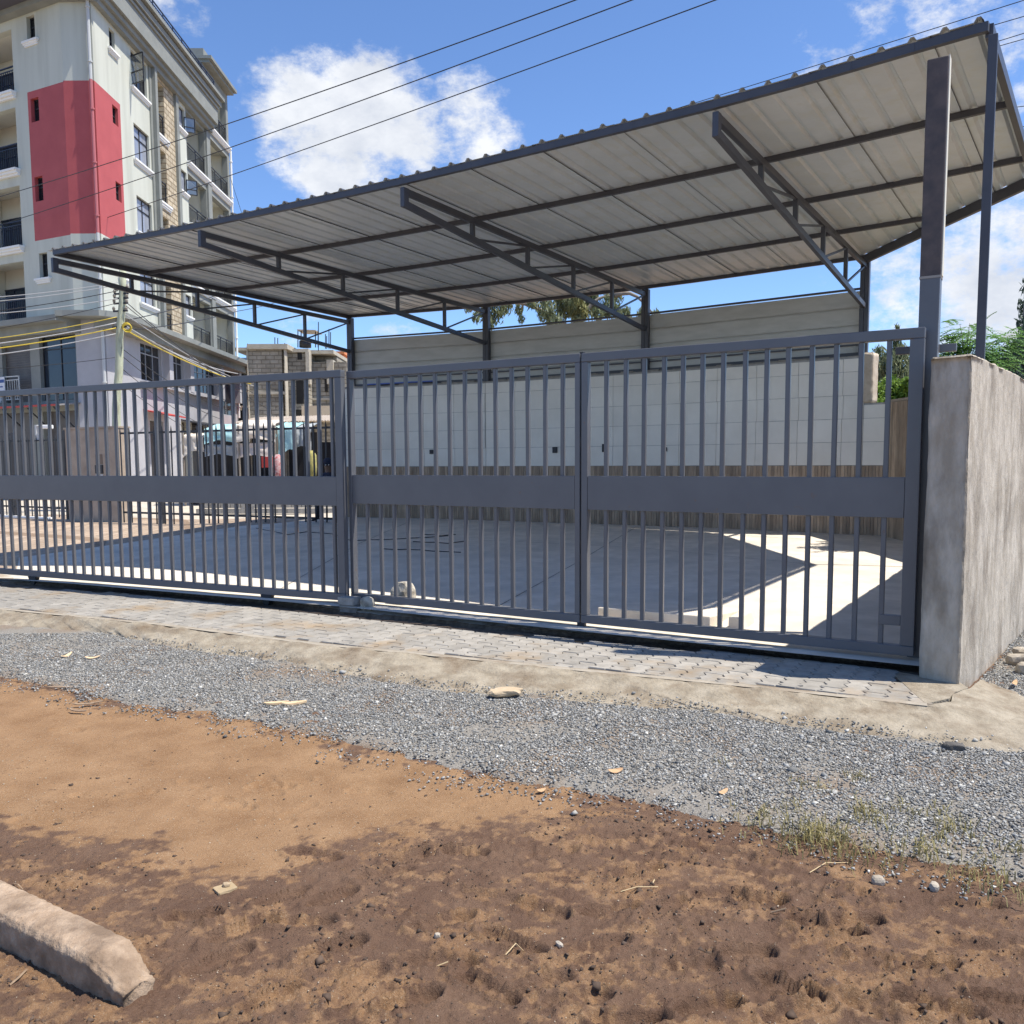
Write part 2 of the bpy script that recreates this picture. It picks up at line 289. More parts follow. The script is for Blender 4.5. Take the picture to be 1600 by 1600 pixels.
grid_floor('yard_floor',[(-7.0,12.02),(-1.9,9.5),(3.2,6.55),(3.5,6.9),(6.75,11.3),(6.7,15.4),(-4.0,21.6),*EDG[::-1]],SLAB,0,'pale grey concrete yard slab behind the gate')
grid_floor('brown_paving',[(-14,15.3),(-7.0,12.02),*EDG,(-4.6,21.3),(-14,26.5),(-40,28),(-40,20)],BPAV,-.004,'tan block paving on the left of the yard')
# floor joints and dark scrapes on the slab
def strip_on_floor(mb,pts,w,dz=.004):
    for a,b in zip(pts[:-1],pts[1:]):
        a=Vector((a[0],a[1],0));b=Vector((b[0],b[1],0));d=(b-a).normalized();n=Vector((-d.y,d.x,0))*w/2
        q=[a-n,b-n,b+n,a+n]; mb.quad(*[(p.x,p.y,zf(p)+dz) for p in q])
CRK=mat('crack_dark',(.12,.115,.105),None,rough=.95)
mb=MB(); strip_on_floor(mb,[fz(1268,882),fz(1330,883),fz(1420,886),fz(1500,888)],.02); strip_on_floor(mb,[fz(600,838),fz(800,846),fz(1000,856),fz(1268,882)],.012); strip_on_floor(mb,[fz(760,958),fz(900,880),fz(990,826)],.012); strip_on_floor(mb,[fz(430,925),fz(560,850),fz(640,815)],.012)
setp(mb.build('floor_joint',CRK),'thin dark joint across the yard slab',kind='structure')
# --- front concrete strip, trench, pavement, apron, gravel
SB=[(-160,893),(0,900),(200,910),(400,930),(560,950),(650,957),(740,967),(840,975),(940,984),(1040,993),(1130,1000),(1300,1016),(1449,1032)]
TB=[(-160,902),(0,909),(200,919),(400,939),(450,943),(560,959),(650,967),(740,977),(840,985),(940,994),(1040,1002),(1130,1009),(1300,1025),(1449,1040)]
TF=[(-160,909),(0,916),(200,927),(400,949),(450,955),(560,966),(650,977),(740,987),(840,993.5),(940,1005),(1040,1014),(1130,1018.5),(1300,1034),(1449,1050)]
PV=[(-160,940),(0,950),(250,974),(500,1005),(750,1029),(875,1042),(1140,1067),(1448,1099)]
AP=[(-160,958),(0,976),(150,987),(275,1012),(400,1030),(500,1046),(600,1066),(700,1080),(840,1091),(1000,1103),(1100,1111),(1240,1136),(1381,1152),(1475,1165),(1600,1178),(1760,1200)]
DB=[(-160,1030),(0,1062),(150,1099),(300,1120),(450,1150),(600,1185),(720,1215),(850,1240),(1000,1262),(1150,1295),(1300,1330),(1450,1360),(1600,1385),(1760,1405)]
def res(pl,z,n=140):
    P=[at_z(x,y,z) for x,y in pl]; d=[0]
    for a,b in zip(P[:-1],P[1:]): d.append(d[-1]+(b-a).length)
    t=np.linspace(0,d[-1],n); return np.stack([np.interp(t,d,[p.x for p in P]),np.interp(t,d,[p.y for p in P])],1)
def loft(name,rows,m,label,jit=0,kind='structure',sub=6,bump=0):
    """rows: arrays (n,3) from back to front"""
    R=[];
    for a,b in zip(rows[:-1],rows[1:]):
        for k in range(sub): R.append(a+(b-a)*k/sub)
    R.append(rows[-1]); R=np.array(R); nr,n,_=R.shape; V=R.reshape(-1,3).copy()
    V[:,2]+=(fbm(V[:,0]*6,V[:,1]*6,5,3)-.5)*bump
    i=np.arange(nr-1)[:,None]*n+np.arange(n-1)[None]; F=np.stack([i,i+n,i+n+1,i+1],-1).reshape(-1,4)
    o=npmesh(name,V,F,m,smooth=True); return setp(o,label,kind=kind)
def z3(a,z): return np.concatenate([a,np.full((len(a),1),z)],1)
N_=420
sb,tb,tf,pv=[res(p,0,N_) for p in (SB,TB,TF,PV)]
def nrow(a,amp,seed,sc=7):
    t=a.copy(); k=(fbm(a[:,0]*sc,a[:,1]*sc,4,seed)-.5)*amp; t[:,1]+=k; return t
tb2=nrow(tb,.09,4); tf2=nrow(tf,.05,8)
back=sb+np.array([.08,.17])
loft('concrete_strip',[z3(back,.06),z3(sb,.045),z3(tb2+np.array([.01,.02]),.012)],mat('strip_concrete',(.50,.475,.42),(.60,.575,.52),6,.9,.5,30,c3=(.36,.29,.21),s3=2.5,lo3=.48,hi3=.62),'pale concrete strip under the gate',bump=.012)
loft('trench',[z3(tb2+np.array([.01,.02]),.012),z3(tb2,-.028),z3(tf2,-.034),z3(tf2-np.array([.004,.01]),-.006)],TRENCHM,'narrow trench of dark soil along the gate track',bump=.035,sub=4)
# pavement bed and interlocking pavers
pav=loft('pavement',[z3(tf-np.array([.006,.012]),-.010),z3(pv,-.010)],JOINT,'strip of interlocking concrete pavers in front of the gate',bump=.004)
ORG[pav]=Vector((0,0,0))
def paver_mesh():
    a,b=.27,.145; off=lambda t:.020*(1-abs(((t*2)%2)-1)*2)
    top=[]
    K=8
    # long axis along y, zigzag long sides, joined ends
    side=[(off((2*k/K)%1),-a/2+a*k/K) for k in range(K+1)]
    poly=[(b/2+o,y) for o,y in side]+[(-b/2+o,y) for o,y in reversed(side)]
    n=len(poly); bm=bmesh.new()
    def ring(s,z): return [bm.verts.new((x*s,y*(1-(1-s)*.5),z)) for x,y in poly]
    r0=ring(.95,-.03); r1=ring(.95,-.005); r2=ring(.90,.003)
    bm.faces.new(r2); 
    for A,B in ((r0,r1),(r1,r2)):
        for i in range(n): bm.faces.new((A[i],A[(i+1)%n],B[(i+1)%n],B[i]))
    bmesh.ops.recalc_face_normals(bm,faces=bm.faces); me=bpy.data.meshes.new('paver'); bm.to_mesh(me); bm.free(); me.materials.append(PAVER); return me,a,b
PM,pa,pb=paver_mesh(); cand=[]
bound=[(p[0],p[1]) for p in np.concatenate([tf,pv[::-1]])]
PD=Vector((.80,-.60,0)).normalized(); PN=Vector((.60,.80,0)); rz=math.atan2(PD.y,PD.x)+.12
c0=Vector((2.9,6.0,0)); ex=Vector((math.cos(rz),math.sin(rz),0)); ey=Vector((-ex.y,ex.x,0))
for i in range(-150,12):
    for j in range(-22,60):
        p=c0+ex*(i*pb)+ey*(j*pa+(pa/2 if i%2 else 0)); cand.append(p)
cx_=np.array([p.x for p in cand]); cy_=np.array([p.y for p in cand]); ok=inpoly(cx_,cy_,bound)&(segdist(cx_,cy_,tf)>.05)&(segdist(cx_,cy_,pv)>.062)
good=[(p,1.) for p,k in zip(cand,ok) if k and -10<p.x<2.95]
hc=[p+ey*(q*pa*.25) for p,k in zip(cand,ok) if not k for q in (-1,1)]; hx=np.array([p.x for p in hc]); hy=np.array([p.y for p in hc])
hk=inpoly(hx,hy,bound)&(segdist(hx,hy,tf)>.02)&(segdist(hx,hy,pv)>.02); good+=[(p,.49) for p,k in zip(hc,hk) if k and -10<p.x<2.95]
good.sort(key=lambda q:q[0].y-.2*q[0].x)
print('pavers',len(good))
for p,hs in good[:295]:
    piece('paver',PM,pav,(p.x,p.y,random.uniform(-.003,.001)-.003*max(0,min(1,-p.x/2))),(random.uniform(-.006,.006),random.uniform(-.006,.006),rz+random.uniform(-.015,.015)),(1,hs,1))
co=np.array([v.co[:] for v in PM.vertices]); fl=[tuple(f.vertices) for f in PM.polygons]; mb=MB(); cr,sr=math.cos(rz),math.sin(rz)
for p,hs in good[295:]:
    dz=random.uniform(-.006,.002)-.006; mb.add([(p.x+cr*v[0]-sr*v[1]*hs,p.y+sr*v[0]+cr*v[1]*hs,v[2]+dz) for v in co],fl)
o=mb.build('far_paver',PAVER,pav); o['kind']='stuff'
# kerb edge and apron
apx=res(AP,-.085,N_)
end=pv[-1]
pvx=np.concatenate([pv,np.stack([np.linspace(end[0]+.05,4.6,60),np.linspace(end[1]+.03,7.1,60)],1)]);
def rr(a,n=N_):
    d=np.r_[0,np.cumsum(np.hypot(*np.diff(a,axis=0).T))]; t=np.linspace(0,d[-1],n); return np.stack([np.interp(t,d,a[:,0]),np.interp(t,d,a[:,1])],1)
kb=pv-np.array([.03,.075]); 
loft('kerb_strip',[z3(pv,-.02),z3(pv-np.array([.001,.002]),.004),z3(kb,.004)],mat('kerb_concrete',(.30,.26,.205),(.38,.335,.27),8,.9,.5,40,c3=(.23,.175,.12),s3=3),'thin concrete kerb edging the pavers',bump=.006,sub=2)
apn=nrow(apx,.16,12,5); apl=nrow(apx,.05,13,9)
# apron follows the kerb, then wraps round the end of the wall
PILF=[Vector((3.092,6.46,0)),Vector((3.28,6.23,0)),Vector((6.95,10.9,0)),Vector((6.3,11.2,0))]
apr=apn.copy()
kx=rr(np.concatenate([kb[:-1],[[2.83,5.70],[3.02,5.83],[3.12,6.0],[3.3,6.13],[3.55,6.42]]]))
ax=rr(np.concatenate([apn[apn[:,0]<2.75],[[2.9,5.05],[3.3,5.0],[3.6,5.25],[3.75,5.7],[3.78,6.2],[3.75,6.6]]]))
loft('apron',[z3(kx,.003),z3(kx*.82+ax*.18,-.012),z3(kx*.45+ax*.55,-.05),z3(ax,-.088),z3(ax-np.array([.01,.03]),-.115)],APRON,'rough sloping concrete apron along the pavers',bump=.045,sub=8)
# pocket of concrete between the last pavers and the wall
mb=MB(); mb.prism([(2.80,5.74),(3.02,5.86),(3.14,6.02),(3.30,6.14),(3.32,6.3),(3.12,6.5),(3.02,6.62),(2.93,6.5),(2.86,6.1)],-.05,.0035); setp(mb.build('apron_corner',APRON),'concrete patch at the foot of the wall',kind='structure')
# --- dirt height field
nu,nv=700,500
vv=np.linspace(0,1,nv); Y=1.55*(8.6/1.55)**vv; uu=np.linspace(-1,1,nu); UU,YY=np.meshgrid(uu,Y); XX=UU*(.62*YY+.9)
dry=[at_z(x,y,-.1) for x,y in [(-900,1040),(-50,1050),(150,1090),(300,1110),(450,1140),(600,1175),(860,1232),(930,1262),(800,1285),(700,1302),(560,1303),(480,1312),(440,1372),(330,1402),(220,1340),(100,1322),(0,1300),(-300,1290),(-900,1290)]]
dryp=[(p.x,p.y) for p in dry]; ins=inpoly(XX,YY,dryp); sd=segdist(XX,YY,dryp+[dryp[0]])*np.where(ins,1,-1)
na=fbm(XX*1.3,YY*2.0,5,21); nb=fbm(XX*4.2,YY*6,5,33); nc=fbm(XX*16,YY*20,4,44)
soft=np.clip((sd+(nb-.5)*.6+(nc-.5)*.45+(fbm(XX*45,YY*55,3,47)-.5)*.25)/.16+.5,0,1)
nd=fbm(XX*45,YY*55,3,47); patch=np.clip((na*.5+nb*.4+(nc-.5)*.55+(nd-.5)*.35-.46)/.15,0,1)*.62
dryness=np.maximum(soft,patch*(1-soft*.0))
dryness*=np.clip(.80+.4*nc,0,1.1)
mud=1-np.clip((sd+(nb-.5)*.4)/.2+.5,0,1)
# churned ground: footprints and tyre treads pressed in, with raised rims
H=-.104+(fbm(XX*.9,YY*.9,3,5)-.5)*.03+(nb-.5)*.012+(nc-.5)*.006+(fbm(XX*60,YY*60,3,71)-.5)*.0035
rid=1-np.abs(fbm(XX*9,YY*13,4,61)*2-1); rg2=1-np.abs(fbm(XX*22,YY*30,4,67)*2-1); H+=mud*((np.clip(rid-.85,0,1)*.10)*np.clip((nb-.49)*9,0,1)-np.clip(rg2-.86,0,1)*.05*np.clip((na-.42)*7,0,1)+(fbm(XX*26,YY*30,5,63,.6)-.5)*.030*np.clip((fbm(XX*2.6,YY*3.4,3,88)-.50)*8,0,1))
def press(x,y,ang,l,w,dep,tread=True):
    global H
    ca,sa=math.cos(ang),math.sin(ang); du=(XX-x)*ca+(YY-y)*sa; dv=-(XX-x)*sa+(YY-y)*ca
    ww=w*(1-.22*np.cos(du/l*3.1)); r=np.sqrt((du/l)**2+(dv/ww)**2)+(nc-.5)*.25
    inn=np.clip((1.0-r)/.14,0,1); rim=np.exp(-((r-1.14)/.11)**2)
    H=H-dep*inn+dep*.75*rim*(.5+nb)
    if tread: H=H+dep*.16*inn*np.sin(du*170)*(nc>.42)
    # deeper heel and toe leave small dark crescents
    for q in (-.72,.72):
        rr_=np.hypot((du/l-q)/.32,dv/(ww*.8)); H=H-dep*.55*np.clip((1-rr_)/.4,0,1)*(1 if q>0 else .7)
rs=np.random.RandomState(4)
FP=[(600,1365,.3),(640,1340,.5),(490,1335,-.4),(520,1400,.4),(440,1400,.6),(760,1400,-.5),(860,1330,.2),(690,1440,.6),(800,1470,-.4),(930,1480,.1),(520,1480,.8),(560,1540,1.2),(640,1560,.4),(1000,1360,.2),(1040,1420,.5),(1170,1490,-.1),(1230,1540,-.5),(1290,1450,-.3),(1340,1440,.3),(1400,1500,-.4),(1450,1510,.2),(1460,1570,-.4),(1380,1570,-.5),(1120,1400,.2),(1080,1510,-.2),(900,1560,.3),(980,1590,.1),(760,1540,-.6),(380,1450,.4),(340,1500,.7),(300,1430,.2),(420,1560,.9),(470,1440,.3),(1190,1410,.2),(1540,1480,-.3),(1570,1560,-.3),(1520,1410,-.2),(720,1330,.1),(950,1420,.2),(850,1420,-.4),(1250,1580,.1),(1110,1570,.3),(690,1500,.1),(840,1540,.5)]
for k_ in range(26): FP.append((rs.uniform(20,800),rs.uniform(1110,1290),rs.uniform(-1,1)))
for px,py,a in FP:
    p=at_z(px,py,-.1); press(p.x,p.y,a+rs.uniform(-.3,.3),rs.uniform(.10,.145),rs.uniform(.042,.056),rs.uniform(.014,.027)*(1 if py>1290 or px>850 else .28),rs.rand()<.6)
for pts in ([(920,1300),(1040,1318),(1150,1335),(1300,1385),(1420,1420),(1600,1475),(1800,1540)],[(1000,1345),(1150,1352),(1300,1400)],[(1020,1590),(1250,1540),(1400,1590),(1600,1660)]):
    P=[at_z(x,y,-.1) for x,y in pts]; d=segdist(XX,YY,P); s_=XX*.9-YY*.45
    H-=.015*np.clip((.045-d)/.02,0,1)*(np.sin(s_*120)*.3+.7)*np.clip((nb-.33)*6,0,1); H+=.011*np.exp(-((d-.06)/.018)**2)*(.5+nc)*np.clip((nb-.3)*5,0,1)
edge=segdist(XX,YY,[at_z(x,y,-.1) for x,y in DB])
V=np.stack([XX,YY,H],-1).reshape(-1,3); i=np.arange(nv-1)[:,None]*nu+np.arange(nu-1)[None]; F=np.stack([i,i+1,i+nu+1,i+nu],-1).reshape(-1,4)
keepf=(V[F[:,0],1]<7.9)
DIRT=bpy.data.materials.new('dirt'); DIRT.use_nodes=True
def dirtmat():
    nt=DIRT.node_tree;N=nt.nodes;L=nt.links;p=N['Principled BSDF']; p.inputs['Specular IOR Level'].default_value=.2
    at=N.new('ShaderNodeAttribute'); at.attribute_name='dryness'; g=N.new('ShaderNodeNewGeometry')
    def ns(s,d=8,r=.65):
        n=N.new('ShaderNodeTexNoise'); n.inputs['Scale'].default_value=s; n.inputs['Detail'].default_value=d; n.inputs['Roughness'].default_value=r; L.new(g.outputs['Position'],n.inputs['Vector']); return n.outputs[0]
    def mix(f,a,b):
        m=N.new('ShaderNodeMix'); m.data_type='RGBA'
        for i,v in ((0,f),(6,a),(7,b)):
            if isinstance(v,tuple): m.inputs[i].default_value=(*v,1)
            else: L.new(v,m.inputs[i])
        return m.outputs[2]
    def rng_(v,a,b):
        m=N.new('ShaderNodeMapRange'); L.new(v,m.inputs[0]); m.inputs[1].default_value=a; m.inputs[2].default_value=b; return m.outputs[0]
    d=mix(rng_(ns(3.5),.35,.68),(.225,.126,.062),(.325,.197,.105)); d=mix(rng_(ns(170,3,.6),.56,.72),d,(.40,.30,.20)); d=mix(rng_(ns(14),.60,.74),d,(.17,.10,.055))
    w=mix(rng_(ns(5),.3,.7),(.110,.062,.040),(.172,.106,.069)); w=mix(rng_(ns(120,3,.6),.62,.76),w,(.20,.15,.105))
    def mth(op,a,b):
        q=N.new('ShaderNodeMath'); q.operation=op
        for i,v in enumerate((a,b)):
            if isinstance(v,(int,float)): q.inputs[i].default_value=v
            else: L.new(v,q.inputs[i])
        return q.outputs[0]
    fac=mth('ADD',mth('ADD',at.outputs['Fac'],mth('MULTIPLY',mth('SUBTRACT',ns(24,6,.7),.5),.9)),mth('MULTIPLY',mth('SUBTRACT',ns(95,4,.7),.5),.8)); fac=rng_(fac,.12,.88)
    L.new(mix(fac,w,d),p.inputs['Base Color'])
    rg=N.new('ShaderNodeMapRange'); L.new(at.outputs['Fac'],rg.inputs[0]); rg.inputs[3].default_value=.8; rg.inputs[4].default_value=.97; L.new(rg.outputs[0],p.inputs['Roughness'])
    b=N.new('ShaderNodeBump'); b.inputs['Strength'].default_value=1; b.inputs['Distance'].default_value=.008; L.new(ns(120,6,.75),b.inputs['Height']); b2=N.new('ShaderNodeBump'); b2.inputs['Distance'].default_value=.012; L.new(ns(32,5,.65),b2.inputs['Height']); L.new(mth('SUBTRACT',1.0,mth('MULTIPLY',at.outputs['Fac'],.75)),b2.inputs['Strength']); L.new(b2.outputs[0],b.inputs['Normal']); L.new(b.outputs[0],p.inputs['Normal'])
dirtmat()
o=npmesh('dirt_ground',V,F[keepf],DIRT,smooth=True,attr={'dryness':dryness.reshape(-1)}); setp(o,'trodden brown dirt with footprints in the foreground',kind='structure')
def hgt(x,y):
    v=math.log(max(y,1.56)/1.55)/math.log(8.6/1.55)*(nv-1); u=(x/(.62*y+.9)+1)/2*(nu-1); return float(H[min(max(int(round(v)),0),nv-1),min(max(int(round(u)),0),nu-1)])
# --- gravel bed and stones
db=res(DB,-.1,N_); ap0=res(AP,-.085,N_)
far=[(4.2,5.0),(5.2,6.4),(7.5,9.6),(7.3,10.9),(6.95,10.92),(3.29,6.2)]
gpoly=[tuple(p) for p in ap0 if p[0]<2.7]+[(3.0,5.2),(3.3,6.2),(6.95,10.95),(9.5,11.5),(9.5,6)]+[tuple(p) for p in db[::-1]]
x0,x1=-8.5,8.5;y0,y1=3.2,11.5
nx,ny=420,300; GX,GY=np.meshgrid(np.linspace(x0,x1,nx),np.linspace(y0,y1,ny)); gin=inpoly(GX,GY,gpoly)|(segdist(GX,GY,[tuple(p) for p in ap0])<.12)
gz=-.088+(fbm(GX*2,GY*2,4,9)-.5)*.02+(fbm(GX*12,GY*12,3,10)-.5)*.006-np.clip(.14+(fbm(GX*6,GY*6,3,14)-.5)*.16-segdist(GX,GY,[tuple(p) for p in db]),0,1)*.5
V=np.stack([GX,GY,gz],-1).reshape(-1,3); i=np.arange(ny-1)[:,None]*nx+np.arange(nx-1)[None]; F=np.stack([i,i+1,i+nx+1,i+nx],-1).reshape(-1,4)
kf=gin.reshape(-1)[F].all(1)
GRB=mat('gravel_bed',(.15,.133,.11),(.33,.305,.265),90,.95,1.,120,c3=(.22,.155,.10),s3=1.6,lo3=.48,hi3=.68,bdist=.01)
o=npmesh('gravel_bed',V,F[kf],GRB,smooth=True); setp(o,'grey gravel bed between dirt and apron',kind='structure')
GRS=mat('gravel_stone',(.19,.195,.2),None,rough=.85)
def grs():
    nt=GRS.node_tree;N=nt.nodes;L=nt.links;g=N.new('ShaderNodeNewGeometry'); r=N.new('ShaderNodeValToRGB'); e=r.color_ramp.elements
    e[0].position=0;e[0].color=(.085,.083,.078,1);e[1].position=1;e[1].color=(.68,.66,.60,1)
    for p,c in ((.4,(.19,.19,.182,1)),(.8,(.37,.365,.345,1)),(.95,(.31,.29,.25,1))):
        k=e.new(p);k.color=c
    L.new(g.outputs['Random Per Island'],r.inputs[0]); L.new(r.outputs[0],N['Principled BSDF'].inputs['Base Color'])
grs()
def pebbles(px,py,pz,size,seed):
    r=np.random.default_rng(seed); n=len(px); base=np.array([(1,0,0),(0,1,0),(-1,0,0),(0,-1,0),(0,0,1),(0,0,-1)],float); fc=np.array([(0,1,4),(1,2,4),(2,3,4),(3,0,4),(1,0,5),(2,1,5),(3,2,5),(0,3,5)])
    v=base[None]*(size[:,None,None]*r.uniform(.55,1.25,(n,6,1))); v+=r.normal(0,.18,(n,6,3))*size[:,None,None]
    q=r.normal(size=(n,4)); q/=np.linalg.norm(q,axis=1)[:,None]; w,x,y,z=q.T
    Rm=np.stack([1-2*(y*y+z*z),2*(x*y-z*w),2*(x*z+y*w),2*(x*y+z*w),1-2*(x*x+z*z),2*(y*z-x*w),2*(x*z-y*w),2*(y*z+x*w),1-2*(x*x+y*y)],-1).reshape(n,3,3)
    v=np.einsum('nij,nkj->nki',Rm,v); v[:,:,2]*=.7; v+=np.stack([px,py,pz],-1)[:,None]
    F=(fc[None]+(np.arange(n)*6)[:,None,None]).reshape(-1,3); return v.reshape(-1,3),F
n=640000; px=rng.uniform(x0,x1,n); py=rng.uniform(y0,8.8,n)
dbd=segdist(px,py,[tuple(p) for p in db[::6]]); inn=inpoly(px,py,gpoly)
fr=fbm(px*5,py*5,4,90); kd=inn&(rng.uniform(size=n)<np.clip(.12+dbd*2.4+(fr-.5)*1.3,0,1)); kd|=(~inn)&(dbd<.30)&(py<7)&(rng.uniform(size=n)<np.clip(.75*(fr-.25)*(1-dbd/.3)**2,0,1))
apd=segdist(px,py,[tuple(p) for p in ap0[::6]]); kd|=(~inn)&(apd<.22)&(px<3)&(rng.uniform(size=n)<.30*(1-apd/.22))
kd&=(np.abs(px)<.62*py+1.3)
# bare soil showing through, and thinning with distance where single stones are not visible
kd&=~((fbm(px*1.1,py*1.1,4,95)>.66)&(rng.uniform(size=n)<.6)); kd&=rng.uniform(size=n)<np.clip(1.5-py/11,.35,1)
px,py=px[kd],py[kd]; print('gravel stones',len(px))
if len(px)>175000: px,py=px[:175000],py[:175000]
sz=rng.gamma(5,.00105,len(px))+.0022; big=rng.uniform(size=len(px))<.012; sz[big]*=2.2
pz=np.where(inpoly(px,py,gpoly),-.088+(fbm(px*2,py*2,4,9)-.5)*.02+.003,-.095+.0); apd=segdist(px,py,[tuple(p) for p in ap0[::6]]); pz=np.where((~inpoly(px,py,gpoly))&(apd<.22)&(py>4.9),-.075+apd*.12,pz)
Vg,Fg=pebbles(px,py,pz,sz,3); o=npmesh('gravel',Vg,Fg,GRS,kind='stuff'); setp(o,'loose grey crushed gravel between the dirt and the pavers')
# clods of mud
n=90000; px=rng.uniform(-3.4,3.6,n); py=rng.uniform(1.9,5.2,n); ii=inpoly(px,py,dryp)
k=(~inpoly(px,py,gpoly))&(rng.uniform(size=n)<np.where(ii,.035,.30)*np.clip((fbm(px*4.2,py*6,5,33)-.42)*7,0.05,1)); px,py=px[k],py[k]
pz=np.array([hgt(a,b) for a,b in zip(px,py)]); sz=rng.gamma(1.7,.0021,len(px))+.0012
Vg,Fg=pebbles(px,py,pz,np.minimum(sz*np.where(rng.uniform(size=len(px))<.03,2.2,1),.022),8); o=npmesh('dirt_clods',Vg,Fg,mat('clod_soil',(.05,.032,.022),(.11,.073,.05),9,.95),kind='stuff'); setp(o,'small crumbs of dark soil lying on the churned dirt')
n=5200; px=rng.uniform(-3.4,3.6,n); py=rng.uniform(1.9,5.6,n); k=~inpoly(px,py,gpoly); px,py=px[k],py[k]; pz=np.array([hgt(a,b) for a,b in zip(px,py)])+.001
Vg,Fg=pebbles(px,py,pz,np.minimum(rng.gamma(1.6,.0010,len(px))+.0009,.007),18); o=npmesh('grit',Vg,Fg,mat('pale_grit',(.30,.235,.165),(.44,.36,.27),40,.9),kind='stuff'); setp(o,'pale grit scattered over the dirt')
# ================================================================ GATES
def gate_frame(A,B):
    A=Vector((A[0],A[1],0));B=Vector((B[0],B[1],0));d=(B-A).normalized();n=Vector((-d.y,d.x,0))
    if n.y<0: n=-n
    return (lambda u,z,nn: A+d*u+n*nn+Vector((0,0,z))),(B-A).length,d,n
def bar_mesh(name,h,w,dp,m):
    mb=MB(); mb.box((0,0,h/2),(w/2,0,0),(0,dp/2,0),(0,0,h/2)); me=bpy.data.meshes.new(name); bm=bmesh.new()
    me.from_pydata(mb.v,[],mb.f); bm.from_mesh(me); bmesh.ops.recalc_face_normals(bm,faces=bm.faces); bmesh.ops.bevel(bm,geom=[e for e in bm.edges if abs(e.verts[0].co.z-e.verts[1].co.z)>.1],offset=.004,segments=2,affect='EDGES'); bm.to_mesh(me); bm.free(); me.materials.append(m); return me
GTOP,GBOT=2.665,.10
BARM=bar_mesh('bar',GTOP-GBOT-.14,.038,.038,GATEP)
def gate_leaf(root,F,u0,u1,d,bars,st0,st1,zt=GTOP,zb=GBOT,band=(1.195,1.515)):
    h=.04
    MB().rbox(F,u0,u1,zt-.082,zt,-h,h).build('top_rail',GATEP,root,.006)
    MB().rbox(F,u0,u1,zb,zb+.078,-h,h).build('bottom_rail',GATEP,root,.006)
    for a,w in ((u0,st0),(u1-st1,st1)):
        MB().rbox(F,a+.001,a+w-.001,zb+.079,zt-.083,-h+.001,h-.001).build('stile',GATEP,root,.005)
    MB().rbox(F,u0+st0+.001,u1-st1-.001,band[0],band[1],-.036,.036).build('band_panel',GATEP,root,.004)
    rz=math.atan2(d.y,d.x)
    for u in bars: piece('bar',BARM,root,F(u,zb+.07,0),(0,random.uniform(-.0035,.0035),rz+random.uniform(-.03,.03)))
FR,LR,dR_,nR_=gate_frame((-1.83,9.78),(3.2,6.75))
sb_=lambda a,b,n:list(np.linspace(a,b,n))
r=thing('gate_leaf',FR(.02,0,0),'grey barred gate leaf in the middle, between the sliding gate and the right leaf','gate','double gate leaves')
gate_leaf(r,FR,.015,2.915,dR_,sb_(.259,2.711,14),.05,.055)
L1=r
r=thing('gate_leaf',FR(2.93,0,0),'grey barred gate leaf hinged beside the concrete wall and tall post','gate','double gate leaves')
gate_leaf(r,FR,2.93,5.86,dR_,[3.177,3.364,3.549,3.735,3.923,4.104,4.284,4.475,4.655,4.837,5.022,5.209,5.407,5.609],.065,.105)
MB().rbox(FR,5.60,5.755,.335,.415,-.03,.03).build('latch_plate',GATEP,r,.004)
b=MB(); b.rbox(FR,2.905,2.94,GTOP+.001,GTOP+.014,-.02,.02); b.build('stop_clip',DARKM,r)
MB().rbox(FR,2.88,2.96,GBOT-.045,GBOT-.001,-.02,.02).build('drop_bolt',DARKM,L1)
FL_,LL,dL_,nL_=gate_frame((-1.89,9.69),(-7.33,12.28))
r=thing('sliding_gate',FL_(0,0,0),'long grey sliding gate of upright bars at the left','gate')
gate_leaf(r,FL_,-.03,7.4,dL_,[.125+.1805*k for k in range(40)],.095,.07,2.675,.10,(1.17,1.50))
for u in (1.13,5.3):
    w=MB(); c=FL_(u,.035,0); 
    w.hexa([FL_(u-.03,-.04,-.03),FL_(u+.03,-.04,-.03),FL_(u+.03,-.04,.03),FL_(u-.03,-.04,.03),FL_(u-.085,.098,-.035),FL_(u+.085,.098,-.035),FL_(u+.085,.098,.035),FL_(u-.085,.098,.035)]).build('roller_bracket',DARKM,r,.006)
# tall gate post with its cross bar
pc=Vector((3.285,6.90,0)); pd=dR_; pn=nR_
def FP_(u,z,n): return pc+pd*u+pn*n+Vector((0,0,z))
r=thing('gate_post',pc,'tall square steel post, rusty dark upper half, standing behind the concrete wall end','post')
MB().rbox(FP_,-.072,.072,.0,3.06,-.072,.072).build('lower_post',GATEP,r,.008)
MB().rbox(FP_,-.074,.074,3.064,4.69,-.072,.072).build('upper_post',RUST,r,.008)['label']='bare rusty dark steel upper half'
w=MB(); w.rbox(FP_,-.076,.076,3.052,3.07,-.076,.076); w.build('weld_seam',mat('weld',(.3,.28,.25),None,rough=.6),r)
w=MB(); w.rbox(FP_,.0751,.082,3.07,4.70,-.06,.05); w.build('edge_strip',mat('cream_strip',(.6,.57,.48),None,rough=.7),r)
MB().rbox(FP_,-.25,.19,2.50,2.56,.075,.13).build('cross_bar',GATEP,r,.004)
tp=Vector((4.02,7.51,2.42)); MBt=MB(); MBt.box(tp+Vector((0,0,1.37)),pd*.036,pn*.036,(0,0,1.37)); o=MBt.build('canopy_prop',STEELP,None,.005)
setp(o,'slim steel prop standing on the concrete wall under the roof corner','post')
